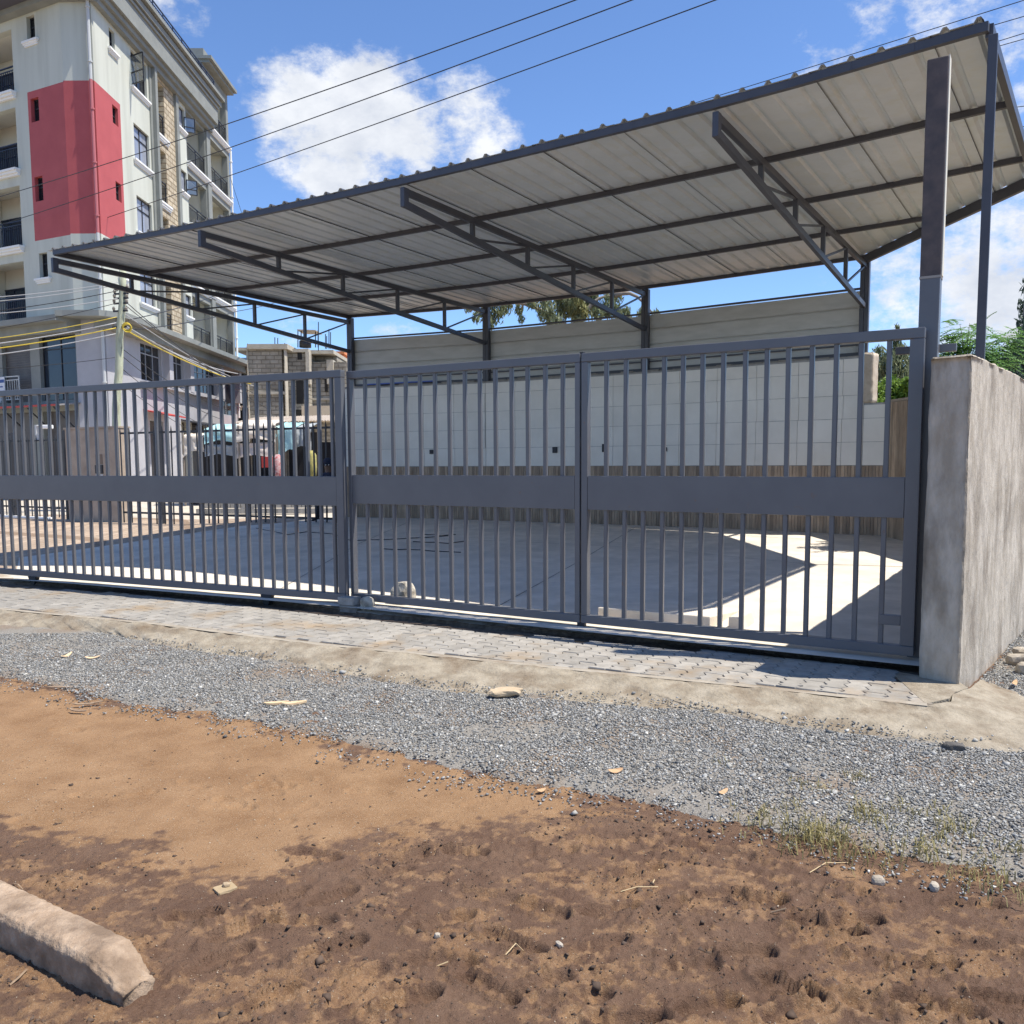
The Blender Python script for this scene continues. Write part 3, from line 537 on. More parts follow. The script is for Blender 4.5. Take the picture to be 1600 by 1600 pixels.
# ================================================================ RIGHT CONCRETE WALL
def rough_solid(name,foot,z0,z1,m,label,cat,amp=.014,seg=.048,parent=None,hz=None):
    bm=bmesh.new(); b=[bm.verts.new((p[0],p[1],z0)) for p in foot]; f=bm.faces.new(b); ex=bmesh.ops.extrude_face_region(bm,geom=[f])
    vs=[v for v in ex['geom'] if isinstance(v,bmesh.types.BMVert)]
    for v in vs: v.co.z=z1
    bmesh.ops.recalc_face_normals(bm,faces=bm.faces)
    bmesh.ops.bevel(bm,geom=[e for e in bm.edges],offset=.012,segments=2,affect='EDGES')
    L=max((e.calc_length() for e in bm.edges))
    for ax in range(3):
        lo=min(v.co[ax] for v in bm.verts); hi=max(v.co[ax] for v in bm.verts); no=[0,0,0]; no[ax]=1
        for a in np.arange(lo+seg,hi,seg):
            co=[0,0,0]; co[ax]=a; bmesh.ops.bisect_plane(bm,geom=bm.verts[:]+bm.edges[:]+bm.faces[:],plane_co=co,plane_no=no)
    bm.normal_update(); vs=list(bm.verts); C=np.array([v.co[:] for v in vs]); Nn=np.array([v.normal[:] for v in vs])
    k=(fbm(C[:,0]*2.5+C[:,1]*2.1,C[:,2]*1.6+C[:,1],4,55)-.5)*amp*2+(fbm(C[:,0]*14+C[:,1]*9,C[:,2]*12,3,56)-.5)*amp
    for v,a,nn in zip(vs,k,Nn): v.co+=Vector(nn)*float(a)
    me=bpy.data.meshes.new(name); o0=ORG.get(parent,Vector((0,0,0))); bm.to_mesh(me); bm.free(); me.transform(Matrix.Translation(-o0)); me.materials.append(m); me.polygons.foreach_set('use_smooth',[True]*len(me.polygons))
    o=bpy.data.objects.new(name,me); COL.objects.link(o)
    if parent: o.parent=parent
    else: setp(o,label,cat)
    ORG[o]=o0; return o
rough_solid('concrete_wall',PILF,-.2,2.405,CONC,'rough plastered concrete wall at the right end of the gate','wall')
# ================================================================ CANOPY
Ff=[(-7.86,15.26),(-4.72,13.57),(-1.37,11.55),(2.12,9.18),(4.04,7.62)]
Rf=[(-3.93,21.34),(-.58,19.96),(2.74,18.01),(6.2,15.46)]
RC=Vector((6.66,11.35,0)); ZF,ZR=5.25,5.15
can=thing('canopy',(2.7,18.0,0),'big grey steel car canopy with ribbed sheet roof behind the gate','canopy')
F3=[Vector((*p,ZF)) for p in Ff]; R3=[Vector((*p,ZR)) for p in Rf]
def catm(P,t):
    i=min(int(t),len(P)-2); f=t-i; p0=P[max(i-1,0)] if i>0 else P[0]*2-P[1]; p1=P[i]; p2=P[i+1]; p3=P[i+2] if i+2<len(P) else P[-1]*2-P[-2]
    return .5*((2*p1)+(p2-p0)*f+(2*p0-5*p1+4*p2-p3)*f*f+(3*p1-p0-3*p2+p3)*f**3)
def front(t): return catm(F3,t)
def rear(t):
    if t<=3: return catm(R3,t)
    # beyond the last truss the rear edge is cut back along a slanting line
    a=R3[3]; b=Vector((RC.x,RC.y,ZR+.04)); p=front(t); d0=(R3[3]-F3[3]); d1=(RC-Vector((F3[4].x,F3[4].y,0))); k=t-3; d=Vector((d0.x*(1-k)+d1.x/d1.length*d0.length*k,d0.y*(1-k)+d1.y/d1.length*d0.length*k,0))
    e=b-a; den=d.x*e.y-d.y*e.x; s=((a.x-p.x)*e.y-(a.y-p.y)*e.x)/den; w=((a.x-p.x)*d.y-(a.y-p.y)*d.x)/den
    return Vector((p.x+d.x*s,p.y+d.y*s,ZF-.1*min(1,s)))
ts=np.linspace(-.03,4.015,900); fp=[front(t) if t>=0 else F3[0]+(F3[1]-F3[0])*t for t in ts]; rp=[rear(t) if t>=0 else R3[0]+(R3[1]-R3[0])*t for t in ts]
cum=[0]
for a,b in zip(fp[:-1],fp[1:]): cum.append(cum[-1]+(b-a).length)
def at_len(s):
    s=min(max(s,0),cum[-1]-1e-4); i=int(np.searchsorted(cum,s))-1; i=min(max(i,0),len(cum)-2); k=(s-cum[i])/(cum[i+1]-cum[i]); a=fp[i].lerp(fp[i+1],k); b=rp[i].lerp(rp[i+1],k); return a,b
SW=1.062; RP=SW/4; prof=[(0,0),(.093,0),(.118,.036),(.148,.036),(.173,0)]   # one rib pitch
s0=0; k=0; DZ=.075
while s0<cum[-1]-.05:
    lowv=[];js=random.uniform(-.004,.004)
    pts=[(s0+RP*q+x,z) for q in range(4) for x,z in prof]+[(s0+SW+.014,.0),(s0+SW+.026,-.014)]
    pts=[(x,z) for x,z in pts if x<=cum[-1]+.02]
    top=MB(); top.keep=True; n=len(pts); V=[];
    for x,z in pts:
        a,b=at_len(x); dd=(b-a).normalized(); a=a-dd*.045; b=b+dd*(.17 if x<11.7 else .06)
        for q in (0,.5,1):
            p=a.lerp(b,q); V.append((p.x,p.y,p.z+DZ+z+js+(.002 if k%2 else 0)))
    V2=[(x,y,z-.0022) for x,y,z in V]
    top.cur=0; Fs=[]
    for i in range(n-1):
        for q in range(2): Fs.append((i*3+q,(i+1)*3+q,(i+1)*3+q+1,i*3+q+1))
    top.add(V,Fs); top.cur=1; top.add(V2,[tuple(reversed(f)) for f in Fs[:-2]]); top.cur=0; top.add(V2,[tuple(reversed(f)) for f in Fs[-2:]]); top.build('roof_sheet',[SHTOP,SHBOT],can)  # lip underside in charcoal paints in the shadow line at each sheet lap
    s0+=SW; k+=1
# purlins along the roof
fr_=[0,.25,.5,.75,1]
for q in fr_:
    for seg in range(4):
        lo,hi=seg,seg+1; K=5; pts=[]
        for t in np.linspace(lo,hi,K):
            a=front(t)
            if seg<3: b=rear(t); pts.append(a.lerp(b,q))
            else:
                # keep parallel to the front edge, stop at the slanting rear edge
                b=rear(t); d=(b-a); full=(R3[3]-F3[3]).length; L_=full*q
                if L_<=d.length+.02: pts.append(a+d.normalized()*min(L_,d.length))
        w,h=(.06,.078) if q==0 else (.05,.066)
        if len(pts)<2: continue
        for a,b in zip(pts[:-1],pts[1:]):
            pass
        mb=MB()
        for j in range(len(pts)-1):
            a,b=pts[j],pts[j+1]; e=(b-a).normalized()*.002; mb.bar(a+Vector((0,0,DZ-.004-h/2)),b-e+Vector((0,0,DZ-.004-h/2)),w,h)
        mb.build('front_beam' if q==0 else 'purlin',STEELP,can)
a=F3[4];b=rear(4); mb=MB(); mb.bar(a+Vector((.02,.03,DZ-.06)),Vector((b.x,b.y,b.z+DZ-.06)),.06,.11); mb.build('edge_beam',STEELP,can)
mb=MB(); mb.bar(Vector((R3[3].x,R3[3].y,ZR+DZ-.075)),Vector((b.x,b.y,b.z+DZ-.075)),.06,.14); mb.build('edge_beam',STEELP,can)
mb=MB(); mb.bar(F3[0]+Vector((-.0,-.0,DZ-.05)),R3[0]+Vector((0,0,DZ-.05)),.05,.08); mb.build('edge_beam',STEELP,can)
# trusses and columns
for i in range(4):
    a,b=F3[i],R3[i]; tr=MB(); up=Vector((0,0,1)); ta=a+up*(-.10); tbm=b+up*(-.10)
    top=tr.bar(ta,tbm,.06,.085).build('truss',STEELP,can,.004)
    la=a+up*(-.255); lb=b+up*(-.80)
    MB().bar(la,lb,.06,.085).build('bottom_chord',STEELP,top,.004)
    MB().bar(a+up*(-.055),a+up*(-.30),.065,.1,(b-a).normalized()).build('end_upright',STEELP,top,.004)
    nodes=[]
    for q in (.2,.4,.6,.8):
        t0=ta.lerp(tbm,q); l0=la.lerp(lb,q); nodes.append((t0,l0)); MB().bar(t0-up*.043,l0+up*.043,.06,.06,(b-a).normalized()).build('upright',STEELP,top,.003)
    nodes.append((tbm.lerp(ta,.008),lb))
    for (t0,l0),(t1,l1) in zip(nodes[:-1],nodes[1:]):
        v=(t1-l0).normalized(); MB().bar(l0+v*.05,t1-v*.05-up*.03,.03,.03).build('brace',STEELP,top)
    d=(b-a); d.z=0; d.normalize(); n=Vector((-d.y,d.x,0)); c=MB(); base=3.42
    cc=b+d*.045; cc.z=0
    for sgn in (-1,1): c.box(cc+n*(sgn*.039)+Vector((0,0,(base+ZR-.0)/2)),n*.037,d*.055,(0,0,(ZR-base)/2))
    c.build('column',STEELP,can,.006)
# ================================================================ BOUNDARY WALL, TILED
W0=Vector((-4.25,21.36,0)); wl=[Vector((-3.93,21.22,0)),Vector((-.58,19.84,0)),Vector((2.74,17.89,0)),Vector((6.2,15.34,0))]
wl[0]=wl[0]+(wl[0]-wl[1]).normalized()*.33
bw=thing('boundary_wall',(1,18.8,.3),'tall rear yard wall faced in white tiles over narrow brown tiles','wall')
ZT=3.47; ZD=1.56
TW,TH=.79,.412; tile=bpy.data.meshes.new('white_tile'); bm=bmesh.new(); bmesh.ops.create_cube(bm,size=1); bm.to_mesh(tile); bm.free(); tile.materials.append(WTILE)
bst=MB(); body=MB(); cap=MB(); nt_=0
rows=[(ZD+TH*k,min(ZD+TH*(k+1),ZT-.03)) for k in range(5)]
def wallrun(a,b,zt,white=True,last=False):
    global nt_
    d=(b-a);L=d.length;d.normalize();n=Vector((-d.y,d.x,0))
    if n.y<0:n=-n
    F=lambda u,z,q:a+d*u+n*q+Vector((0,0,z))
    zb=min(zf(a),zf(b))-.1
    body.rbox(F,0,L-.001,zb,zt,.0,.2)
    # narrow upright tiles
    u=.003
    while u<L-.05:
        bst.rbox(F,u,u+.052,zb,(ZD-.006) if white else zt-.03,-.012-random.uniform(0,.004),-.001); u+=.058
    if white:
        rz=math.atan2(d.y,d.x)
        for z0,z1 in rows:
            if z1>zt-.02: z1=zt-.03
            if z1-z0<.03: continue
            u=-random.uniform(0,.02)
            while u<L-.02:
                e=min(u+TW,L); s=max(u,0)
                if e-s>.05:
                    c=F((s+e)/2,(z0+z1)/2,-.006+random.uniform(-.0012,.0012)); piece('white_tile',tile,bw,c,(random.uniform(-.004,.004),0,rz+random.uniform(-.002,.002)),(e-s-.007,.011,z1-z0-.007)); nt_+=1
                u+=TW
    return F,L
for i in range(3): Fw,Lw=wallrun(wl[i],wl[i+1],ZT)
dlast=(wl[3]-wl[2]).normalized()
FwR,LwR=wallrun(wl[3]+dlast*.002,wl[3]+dlast*.36,2.65)
body.build('wall_core',[GROUT],bw)
bo=bst.build('brown_tile',BTILE,bw); bo['kind']='stuff'
nn=Vector((-dlast.y,dlast.x,0))
rough_solid('raw_end',[wl[3]-dlast*.1+nn*-.012,wl[3]+dlast*.13+nn*-.012,wl[3]+dlast*.16+nn*.27,wl[3]-dlast*.1+nn*.27],2.66,3.52,mat('raw_plaster',(.42,.35,.27),(.52,.45,.36),8,.95,.6,30),None,None,.015,.05,bw)
cp=MB()
for i in range(3):
    a,b=wl[i],wl[i+1]; d=(b-a).normalized(); n=Vector((-d.y,d.x,0)); K=14
    for j in range(K):
        p=a.lerp(b,j/K);q=a.lerp(b,(j+1)/K-.002); h=random.uniform(.01,.05); cp.box((p+q)/2+n*.1+Vector((0,0,ZT+h/2)),(q-p)/2,n*random.uniform(.08,.1),(0,0,h/2))
cp.build('mortar_top',mat('mortar',(.2,.19,.17),(.28,.26,.23),8,.95),bw)
# sockets on the tiles
for (px,py,w,h,nm) in ((675,706,.09,.10,'socket_box'),(868,703,.11,.13,'socket_box'),(943,700,.035,.17,'conduit_stub'),(1041,702,.05,.08,'cable_outlet')):
    for i in range(3):
        a,b=wl[i],wl[i+1]; d=(b-a).normalized(); n=Vector((-d.y,d.x,0)); dd=ray(px,py); t=(a-EYE).dot(n)/dd.dot(n); P=EYE+dd*t; u=(P-a).dot(d)
        if 0<=u<=(b-a).length:
            m=MB(); m.box(P-n*.03,d*w/2,n*.018,(0,0,h/2)); m.build(nm,DARKM,bw,.006)
# lower wall that comes forward on the right, narrow brown tiles only
lw=thing('low_wall',(6.6,13.2,.2),'lower brown tiled wall at the right side of the yard','wall'); body=MB(); bst=MB()
lA=wl[3]+dlast*.365; lB=Vector((6.72,11.2,0)); dd=(lB-lA);Lq=dd.length;dd.normalize(); n_=Vector((-dd.y,dd.x,0))
if n_.x<0:n_=-n_
Fq=lambda u,z,q:lA+dd*u+n_*q+Vector((0,0,z)); body.rbox(Fq,0,Lq,-.1,2.64,0,.2); body.rbox(Fq,-.0,Lq,2.6405,2.68,-.02,.22); body.build('wall_core',PLAST,lw)
u=.01
while u<Lq-.05: bst.rbox(Fq,u,u+.052,.0,2.63,-.012-random.uniform(0,.004),-.001); u+=.058
bo=bst.build('brown_tile',BTILE,lw); bo['kind']='stuff'
# ribbed sheet fence between the columns
pf=thing('sheet_fence',(1,19,3.45),'grey ribbed sheet metal screen on top of the tiled wall','fence')
for i in range(3):
    a=Vector((*Rf[i],0));b=Vector((*Rf[i+1],0)); d=(b-a).normalized(); n=Vector((-d.y,d.x,0)); F=lambda u,z,q:a+d*u+n*(q+.115)+Vector((0,0,z)); L=(b-a).length
    prof2=[]; z=3.45
    while z<4.60: prof2+=[(z,0),(z+.262,0),(z+.268,.028),(z+.290,.028),(z+.296,-.006),(z+.306,-.006)]; z+=.31
    prof2=[(z_,q) for z_,q in prof2 if z_<4.66]
    for half in range(2):
        m=MB(); u0,u1=(L*half/2,L*(half+1)/2+.03*(1-half)); V=[]
        dzj=random.uniform(-.012,.012); off=.003*half
        for z_,q in prof2: V+=[F(u0,z_+dzj,q+off),F(u1,z_+dzj,q+off)]
        Fs=[(2*k,2*k+1,2*k+3,2*k+2) for k in range(len(prof2)-1)]
        V2=[v+n*.003 for v in V]; m.add(V,Fs); m.add(V2,Fs); o=m.build('fence_sheet',PANEL,pf)
    MB().rbox(F,0,L,4.655,4.69,-.03,.02).build('top_trim',STEELP,pf)
    MB().rbox(F,0,L,3.50,3.56,-.05,-.024).build('bottom_rail',STEELP,pf)
    MB().rbox(F,0,L,3.68,3.71,-.045,-.024).build('bottom_rail',STEELP,pf)
o=MB(); a=wl[0];b=wl[1]; d=(b-a).normalized(); n=Vector((-d.y,d.x,0)); o.bar(a+d*.7+n*.05+Vector((0,0,ZT+.06)),a+d*2.6+n*.05+Vector((0,0,ZT+.075)),.05,.025); setp(o.build('blue_tarp_strip',BLUET),'blue plastic strip lying on top of the white tiled wall','plastic strip')
# ================================================================ APARTMENT BUILDING
P2=Vector((-15.22,33,0)); DR=Vector((-.01,1,0)).normalized(); NR=Vector((1,.01,0)).normalized()
P1=Vector((-16.36,33,0)); DL=Vector((-.894,.447,0)).normalized(); NL=Vector((-.447,-.894,0)).normalized()
FRt=lambda u,z,n:P2+DR*u+NR*n+Vector((0,0,z))
FLt=lambda u,z,n:P1+DL*u+NL*n+Vector((0,0,z))
FCh=lambda u,z,n:P1+Vector((u,0,z))+Vector((0,-n,0))
apt=thing('apartment_building',(-16,36,.3),'five storey grey green apartment block with red painted corner and balconies','building')
def facade(F,u0,u1,z0,z1,holes,th,regions=(),name='wall',mats=(BWALL,)):
    us=sorted({u0,u1,*[h[0] for h in holes],*[h[1] for h in holes],*[r[0] for r in regions],*[r[1] for r in regions]}); zs=sorted({z0,z1,*[h[2] for h in holes],*[h[3] for h in holes],*[r[2] for r in regions],*[r[3] for r in regions]})
    us=[u for u in us if u0<=u<=u1]; zs=[z for z in zs if z0<=z<=z1]; mb=MB(); mb.keep=True
    solid=lambda u,z: u0<u<u1 and z0<z<z1 and not any(h[0]<u<h[1] and h[2]<z<h[3] for h in holes)
    for a,b in zip(us[:-1],us[1:]):
        for c,d in zip(zs[:-1],zs[1:]):
            um,zm=(a+b)/2,(c+d)/2
            if not solid(um,zm): continue
            mb.cur=0
            for r in regions:
                if r[0]<um<r[1] and r[2]<zm<r[3]: mb.cur=r[4]
            mb.quad(F(a,c,0),F(b,c,0),F(b,d,0),F(a,d,0))
    for h in holes:
        mb.cur=0
        for r in regions:
            if r[0]<(h[0]+h[1])/2<r[1] and r[2]<(h[2]+h[3])/2<r[3]: mb.cur=r[4]
        a,b,c,d=h[:4]
        mb.quad(F(a,c,0),F(a,d,0),F(a,d,-th),F(a,c,-th)); mb.quad(F(b,c,0),F(b,d,0),F(b,d,-th),F(b,c,-th)); mb.quad(F(a,c,0),F(b,c,0),F(b,c,-th),F(a,c,-th)); mb.quad(F(a,d,0),F(b,d,0),F(b,d,-th),F(a,d,-th))
    return mb.build(name,list(mats),apt)
def window(F,a,b,c,d,th=.14,gl=GLASS,nv=2,top=.32,sill=True,fm=DARKM,sw=.1,open_leaf=False):
    m=MB(); e=.045
    m.rbox(F,a,a+e,c,d,-th,-th+.05); m.rbox(F,b-e,b,c,d,-th,-th+.05); m.rbox(F,a+e,b-e,c,c+e,-th,-th+.05); m.rbox(F,a+e,b-e,d-e,d,-th,-th+.05)
    zt=d-(d-c)*top
    if top: m.rbox(F,a+e,b-e,zt-.02,zt+.02,-th+.001,-th+.052)
    for k in range(1,nv): u=a+(b-a)*k/nv; m.rbox(F,u-.02,u+.02,c+e,d-e,-th+.002,-th+.049)
    w=m.build('window',fm,apt)
    p=MB(); p.quad(F(a,c,-th+.02),F(b,c,-th+.02),F(b,d,-th+.02),F(a,d,-th+.02)); p.build('pane',gl,w)
    if sill:
        s=MB(); s.rbox(F,a-sw,b+sw,c-.08,c-.005,0.002,.12); s.rbox(F,a-sw+.03,b+sw-.03,c-.14,c-.08,.002,.08); s.rbox(F,a-sw+.06,b+sw-.06,c-.20,c-.14,.002,.05); s.build('sill',BWHITE,w)
    if open_leaf:
        # casement standing open, hinged at one side
        hz=F(b if open_leaf>0 else a,c,-.02); dirn=(F(0,0,1)-F(0,0,0))*.86+(F(1,0,0)-F(0,0,0))*.5*open_leaf; dirn.normalize(); wd=(b-a)*.5; q=MB(); c1,d1=c+.05,d-.3
        g=lambda u,z:hz+dirn*u+Vector((0,0,z-c))
        for (x0,z0,x1,z1) in ((0,c1,wd,c1),(0,d1,wd,d1),(0,c1,0,d1),(wd,c1,wd,d1),(0,(c1+d1)/2-.1,wd,(c1+d1)/2-.1)): q.bar(g(x0,z0),g(x1,z1),.04,.04)
        q.build('casement',fm,w); q=MB(); q.quad(g(0,c1),g(wd,c1),g(wd,d1),g(0,d1)); q.build('pane',bpy.data.materials.get('thin_pane') or thinpane(),w)
    return w
def thinpane():
    m=bpy.data.materials.new('thin_pane'); m.use_nodes=True; nt=m.node_tree;N=nt.nodes;L=nt.links; t=N.new('ShaderNodeBsdfTransparent'); t.inputs[0].default_value=(.8,.85,.86,1); x=N.new('ShaderNodeMixShader'); x.inputs[0].default_value=.25; g=N.new('ShaderNodeBsdfGlossy'); g.inputs['Roughness'].default_value=.05; L.new(t.outputs[0],x.inputs[1]); L.new(g.outputs[0],x.inputs[2]); L.new(x.outputs[0],N['Material Output'].inputs[0]); return m
def railing(F,a,b,z,h=.95,n=-.06,step=.13,m=DARKM,glass=False):
    q=MB(); q.rbox(F,a,b,z+h-.04,z+h,n-.025,n+.025); q.rbox(F,a,b,z+h-.17,z+h-.14,n-.015,n+.015); q.rbox(F,a,b,z+.08,z+.11,n-.015,n+.015); u=a+.02
    while u<b: q.rbox(F,u-.009,u+.009,z+.11,z+h-.17,n-.009,n+.009); u+=step
    k=max(1,round((b-a)/1.05))
    for i in range(k+1): u=a+(b-a-.04)*i/k; q.rbox(F,u,u+.04,z,z+h-.041,n-.02,n+.02)
    return q.build('balcony_railing',m,apt)
def ledge(F,a,b,z,ov=.22,parent=None):
    s=MB(); s.rbox(F,a,b,z-.08,z,-.15,ov*.8); s.rbox(F,a+.02,b-.02,z-.17,-.081+z,.002,ov*.6); s.rbox(F,a+.04,b-.04,z-.25,z-.171,.002,ov*.35); return s.build('balcony_ledge',BWHITE,apt)
FL=[15.95,13.10,10.25,7.40]
# --- right hand (sunlit) face
smw=[(1.42,1.9,17.45,18.22),(1.43,1.92,14.72,15.4),(1.43,1.92,11.85,12.55),(1.43,1.92,8.95,9.7)]
bigw=[(3.35,4.87,16.86,18.3),(3.35,4.87,14.02,15.45),(3.35,4.87,11.15,12.6),(3.35,4.87,8.3,9.72)]
facade(FRt,0,5.05,7.2,18.4,smw+bigw,.2,[(0,2.14,10.2,15.66,1)],mats=(BWALL,BRED))
for i,w in enumerate(smw): window(FRt,*w,th=.16,nv=1,top=.5,sill=i in (0,3),gl=GLASS,fm=DARKM,sw=.18)
for i,w in enumerate(bigw): window(FRt,*w,gl=CURT if i else GLASS,nv=2,sw=.16,open_leaf=-1 if i==0 else False)
pil=MB(); pil.rbox(FRt,5.051,5.25,7.3,18.4,-.3,.06); pil.rbox(FRt,5.251,5.5,7.3,18.4,-.3,.22); pil.build('pilaster',BGREY,apt)
nich=[(5.62,6.72,z,z+2.26) for z in FL]
facade(FRt,5.5,6.75,7.2,18.4,nich,.3,mats=(STONE,))
facade(FRt,6.75,7.9,7.2,18.4,[],.3,mats=(STONE,),name='stone_panel')
m=MB(); m.rbox(FRt,7.9,8.2,7.3,18.4,-.3,.12); m.build('pilaster',BGREY,apt)
bay=[(8.3,9.24,z,z+1.0) for z in (17.2,14.34,11.48,8.62)]
facade(FRt,8.2,9.35,7.2,18.4,bay,.2)
for i,w in enumerate(bay): window(FRt,*w,nv=1,top=.0,sw=.09,gl=CURT,open_leaf=1 if i<3 else False)
b1=[(9.42,11.95,z,z+2.3) for z in FL]; b2=[(12.58,15.6,z,z+2.3) for z in FL]+[(12.58,15.6,18.8,21.1)]
facade(FRt,9.35,12.0,7.2,18.4,b1,.3,mats=(BGREY,)); facade(FRt,12.0,15.95,7.2,21.6,b2,.3,mats=(BGREY,))
m=MB(); m.rbox(FRt,12.02,12.55,7.3,18.39,.002,.10); m.build('pilaster',BGREY,apt)
core=MB(); core.rbox(FRt,5.3,15.9,.3,18.4,-9,-1.5); core.rbox(FRt,12.0,15.9,18.41,21.6,-6,-1.5); core.build('inner_wall',BCREAM,apt)
fl=MB()
for z in FL+[18.8]:
    fl=MB(); fl.rbox(FRt,5.4 if z<18 else 12.02,15.9,z-.32,z,-1.49,-.301); fl.build('floor_slab',BCREAM,apt)
fl=MB(); fl.rbox(FRt,12.02,15.9,21.15,21.5,-1.49,-.301); fl.build('floor_slab',BCREAM,apt)
cr=MB()
for u in (5.4,6.8,8.1,9.36,12.02,15.72): cr.rbox(FRt,u,u+.16,.3,18.38,-1.489,-.302)
cr.rbox(FRt,12.021,12.18,18.42,21.14,-1.489,-.302); cr.rbox(FRt,15.721,15.88,18.42,21.14,-1.489,-.302); cr.build('cross_wall',BCREAM,apt)
for i,z in enumerate(FL):
    ledge(FRt,5.55,7.0,z,.16); railing(FRt,5.66,6.7,z,.95)
    if i<3 or True:
        ledge(FRt,9.28,12.6,z); railing(FRt,9.46,11.93,z)
    ledge(FRt,12.6,15.9,z); railing(FRt,12.62,15.58,z)
    d=MB()
    for a,b in ((5.75,6.6),(9.7,11.4),(13.0,14.9)): d.rbox(FRt,a,b,z+.02,z+2.05,-1.499,-1.46)
    d.build('balcony_door',GLASS,apt)
ledge(FRt,12.6,15.9,18.8); railing(FRt,12.62,15.58,18.8)
# --- corner and left face
facade(FCh,0,1.14,7.2,18.4,[],.2,[(0,1.14,10.2,15.66,1)],mats=(BWALL,BRED))
lsm=[(1.42,1.88,17.42,18.3),(1.42,1.88,14.5,15.36),(1.42,1.88,11.6,12.5),(1.38,1.86,8.74,9.68)]
lfl=[15.78,12.94,10.06,7.22]; lop=[(2.78,6.3,z,z+2.28) for z in lfl]
facade(FLt,0,7.5,7.15,18.5,lsm+lop,.28,[(0,2.04,10.16,15.62,1)],mats=(BWALL,BRED))
for i,w in enumerate(lsm): window(FLt,*w,th=.2,nv=1,top=.4,sill=i in (0,3),sw=.2)
c2=MB(); c2.rbox(FLt,2.4,9,.3,18.4,-4.6,-1.6); c2.build('inner_wall',BCREAM,apt); 
for z in lfl: f2=MB(); f2.rbox(FLt,2.4,7.4,z-.3,z,-1.59,-.281); f2.build('floor_slab',BCREAM,apt)
f2=MB(); f2.rbox(FLt,2.4,7.4,18.05,18.4,-1.59,-.281)
f2.build('floor_slab',BCREAM,apt); m=MB(); m.rbox(FLt,2.6,2.77,.3,18.0,-1.58,-.282); m.rbox(FLt,6.31,6.5,.3,18.0,-1.58,-.282); m.build('cross_wall',BCREAM,apt)
for z in lfl:
    ledge(FLt,2.66,6.5,z,.3); railing(FLt,2.8,6.28,z,1.0,m=NAVY); d=window(lambda u,zz,n:FLt(u,zz,n-1.45),4.75,8.6,z+.02,z+1.75,th=.12,nv=4,top=.25,sill=False,fm=NAVY,gl=GLASSB)
    l=MB(); c=FLt(3.35,z+2.24,-.85); l.tube([c+Vector((0,0,.0)),c+Vector((0,0,-.05))],.16,16); l.build('ceiling_lamp',BWHITE,apt)
# cornice, parapet band, roof rail, roof box
m=MB(); m.rbox(FRt,.0,12.6,18.4,18.62,-.3,.22); m.rbox(FRt,-.2,12.6,18.62,18.82,-.3,.36); m.build('cornice',BGREY,apt)
m=MB(); m.rbox(FRt,-.45,12.62,18.82,19.55,-.3,.5); m.build('parapet_band',BGREY,apt)
m=MB(); m.rbox(FRt,-.55,12.66,19.551,19.66,-.3,.58); m.rbox(FRt,-.6,12.8,19.72,19.95,-.3,.66); m.rbox(FRt,-.7,12.9,20.02,20.17,-.3,.8); m.rbox(FRt,-.5,12.6,19.661,19.719,-.3,.5); m.rbox(FRt,-.5,12.6,19.951,20.019,-.3,.6); m.build('cornice',BGREY,apt)
railing(FRt,0.2,12.2,20.17,.62,n=.5,step=.16,m=NAVY)
m=MB(); m.prism([(FLt(0,0,0)+Vector((0,0,0)))[:2],(FRt(0,0,0))[:2],FRt(12.5,0,0)[:2],FRt(12.5,0,-8)[:2],FLt(8,0,0)[:2]],18.42,18.6); m.build('roof_slab',BGREY,apt)
eave=MB(); pts=[FLt(8,0,1.1),FLt(.4,0,1.1),P1+Vector((.3,-1.0,0)),P2+Vector((.1,-.85,0)),FRt(.0,0,.5),FRt(.4,0,-.2),FLt(8,0,-.2)]; eave.prism([p[:2] for p in pts],18.603,18.78); eave.build('eave_slab',mat('eave_grey',(.085,.083,.105),None,rough=.7),apt)
m=MB(); m.prism([p[:2] for p in [FLt(8,0,.35),FLt(.15,0,.35),P1+Vector((.1,-.32,0)),P2+Vector((.05,-.30,0)),FRt(-.02,0,.2),FRt(-.01,0,-.1),FLt(8,0,-.1)]],18.40,18.60); m.build('cornice',BGREY,apt)
m=MB(); m.rbox(FRt,12.0,15.95,21.6,21.75,-6,.35); m.rbox(FRt,11.9,16.1,21.75,21.9,-6,.5); m.rbox(FRt,11.95,15.8,21.9,22.25,-6,.1); m.build('tower_roof',BGREY,apt)
# lower canopy ledge round the building
for F,a,b,z in ((FRt,-.3,16.5,7.2),(FLt,-.2,8,7.05)):
    m=MB(); m.rbox(F,a,b,z-.15,z+.06,-.3,.95); m.rbox(F,a,b,z-.5,z-.151,-.3,.5); m.build('canopy_ledge',BGREY,apt)
m=MB(); m.prism([p[:2] for p in [FLt(-.2,0,.95),P1+Vector((-.0,-.9,0)),P2+Vector((.2,-.9,0)),FRt(-.3,0,.95),P2+Vector((0,.2,0)),P1+Vector((0,.2,0))]],7.05,7.262); m.build('canopy_ledge',BGREY,apt)
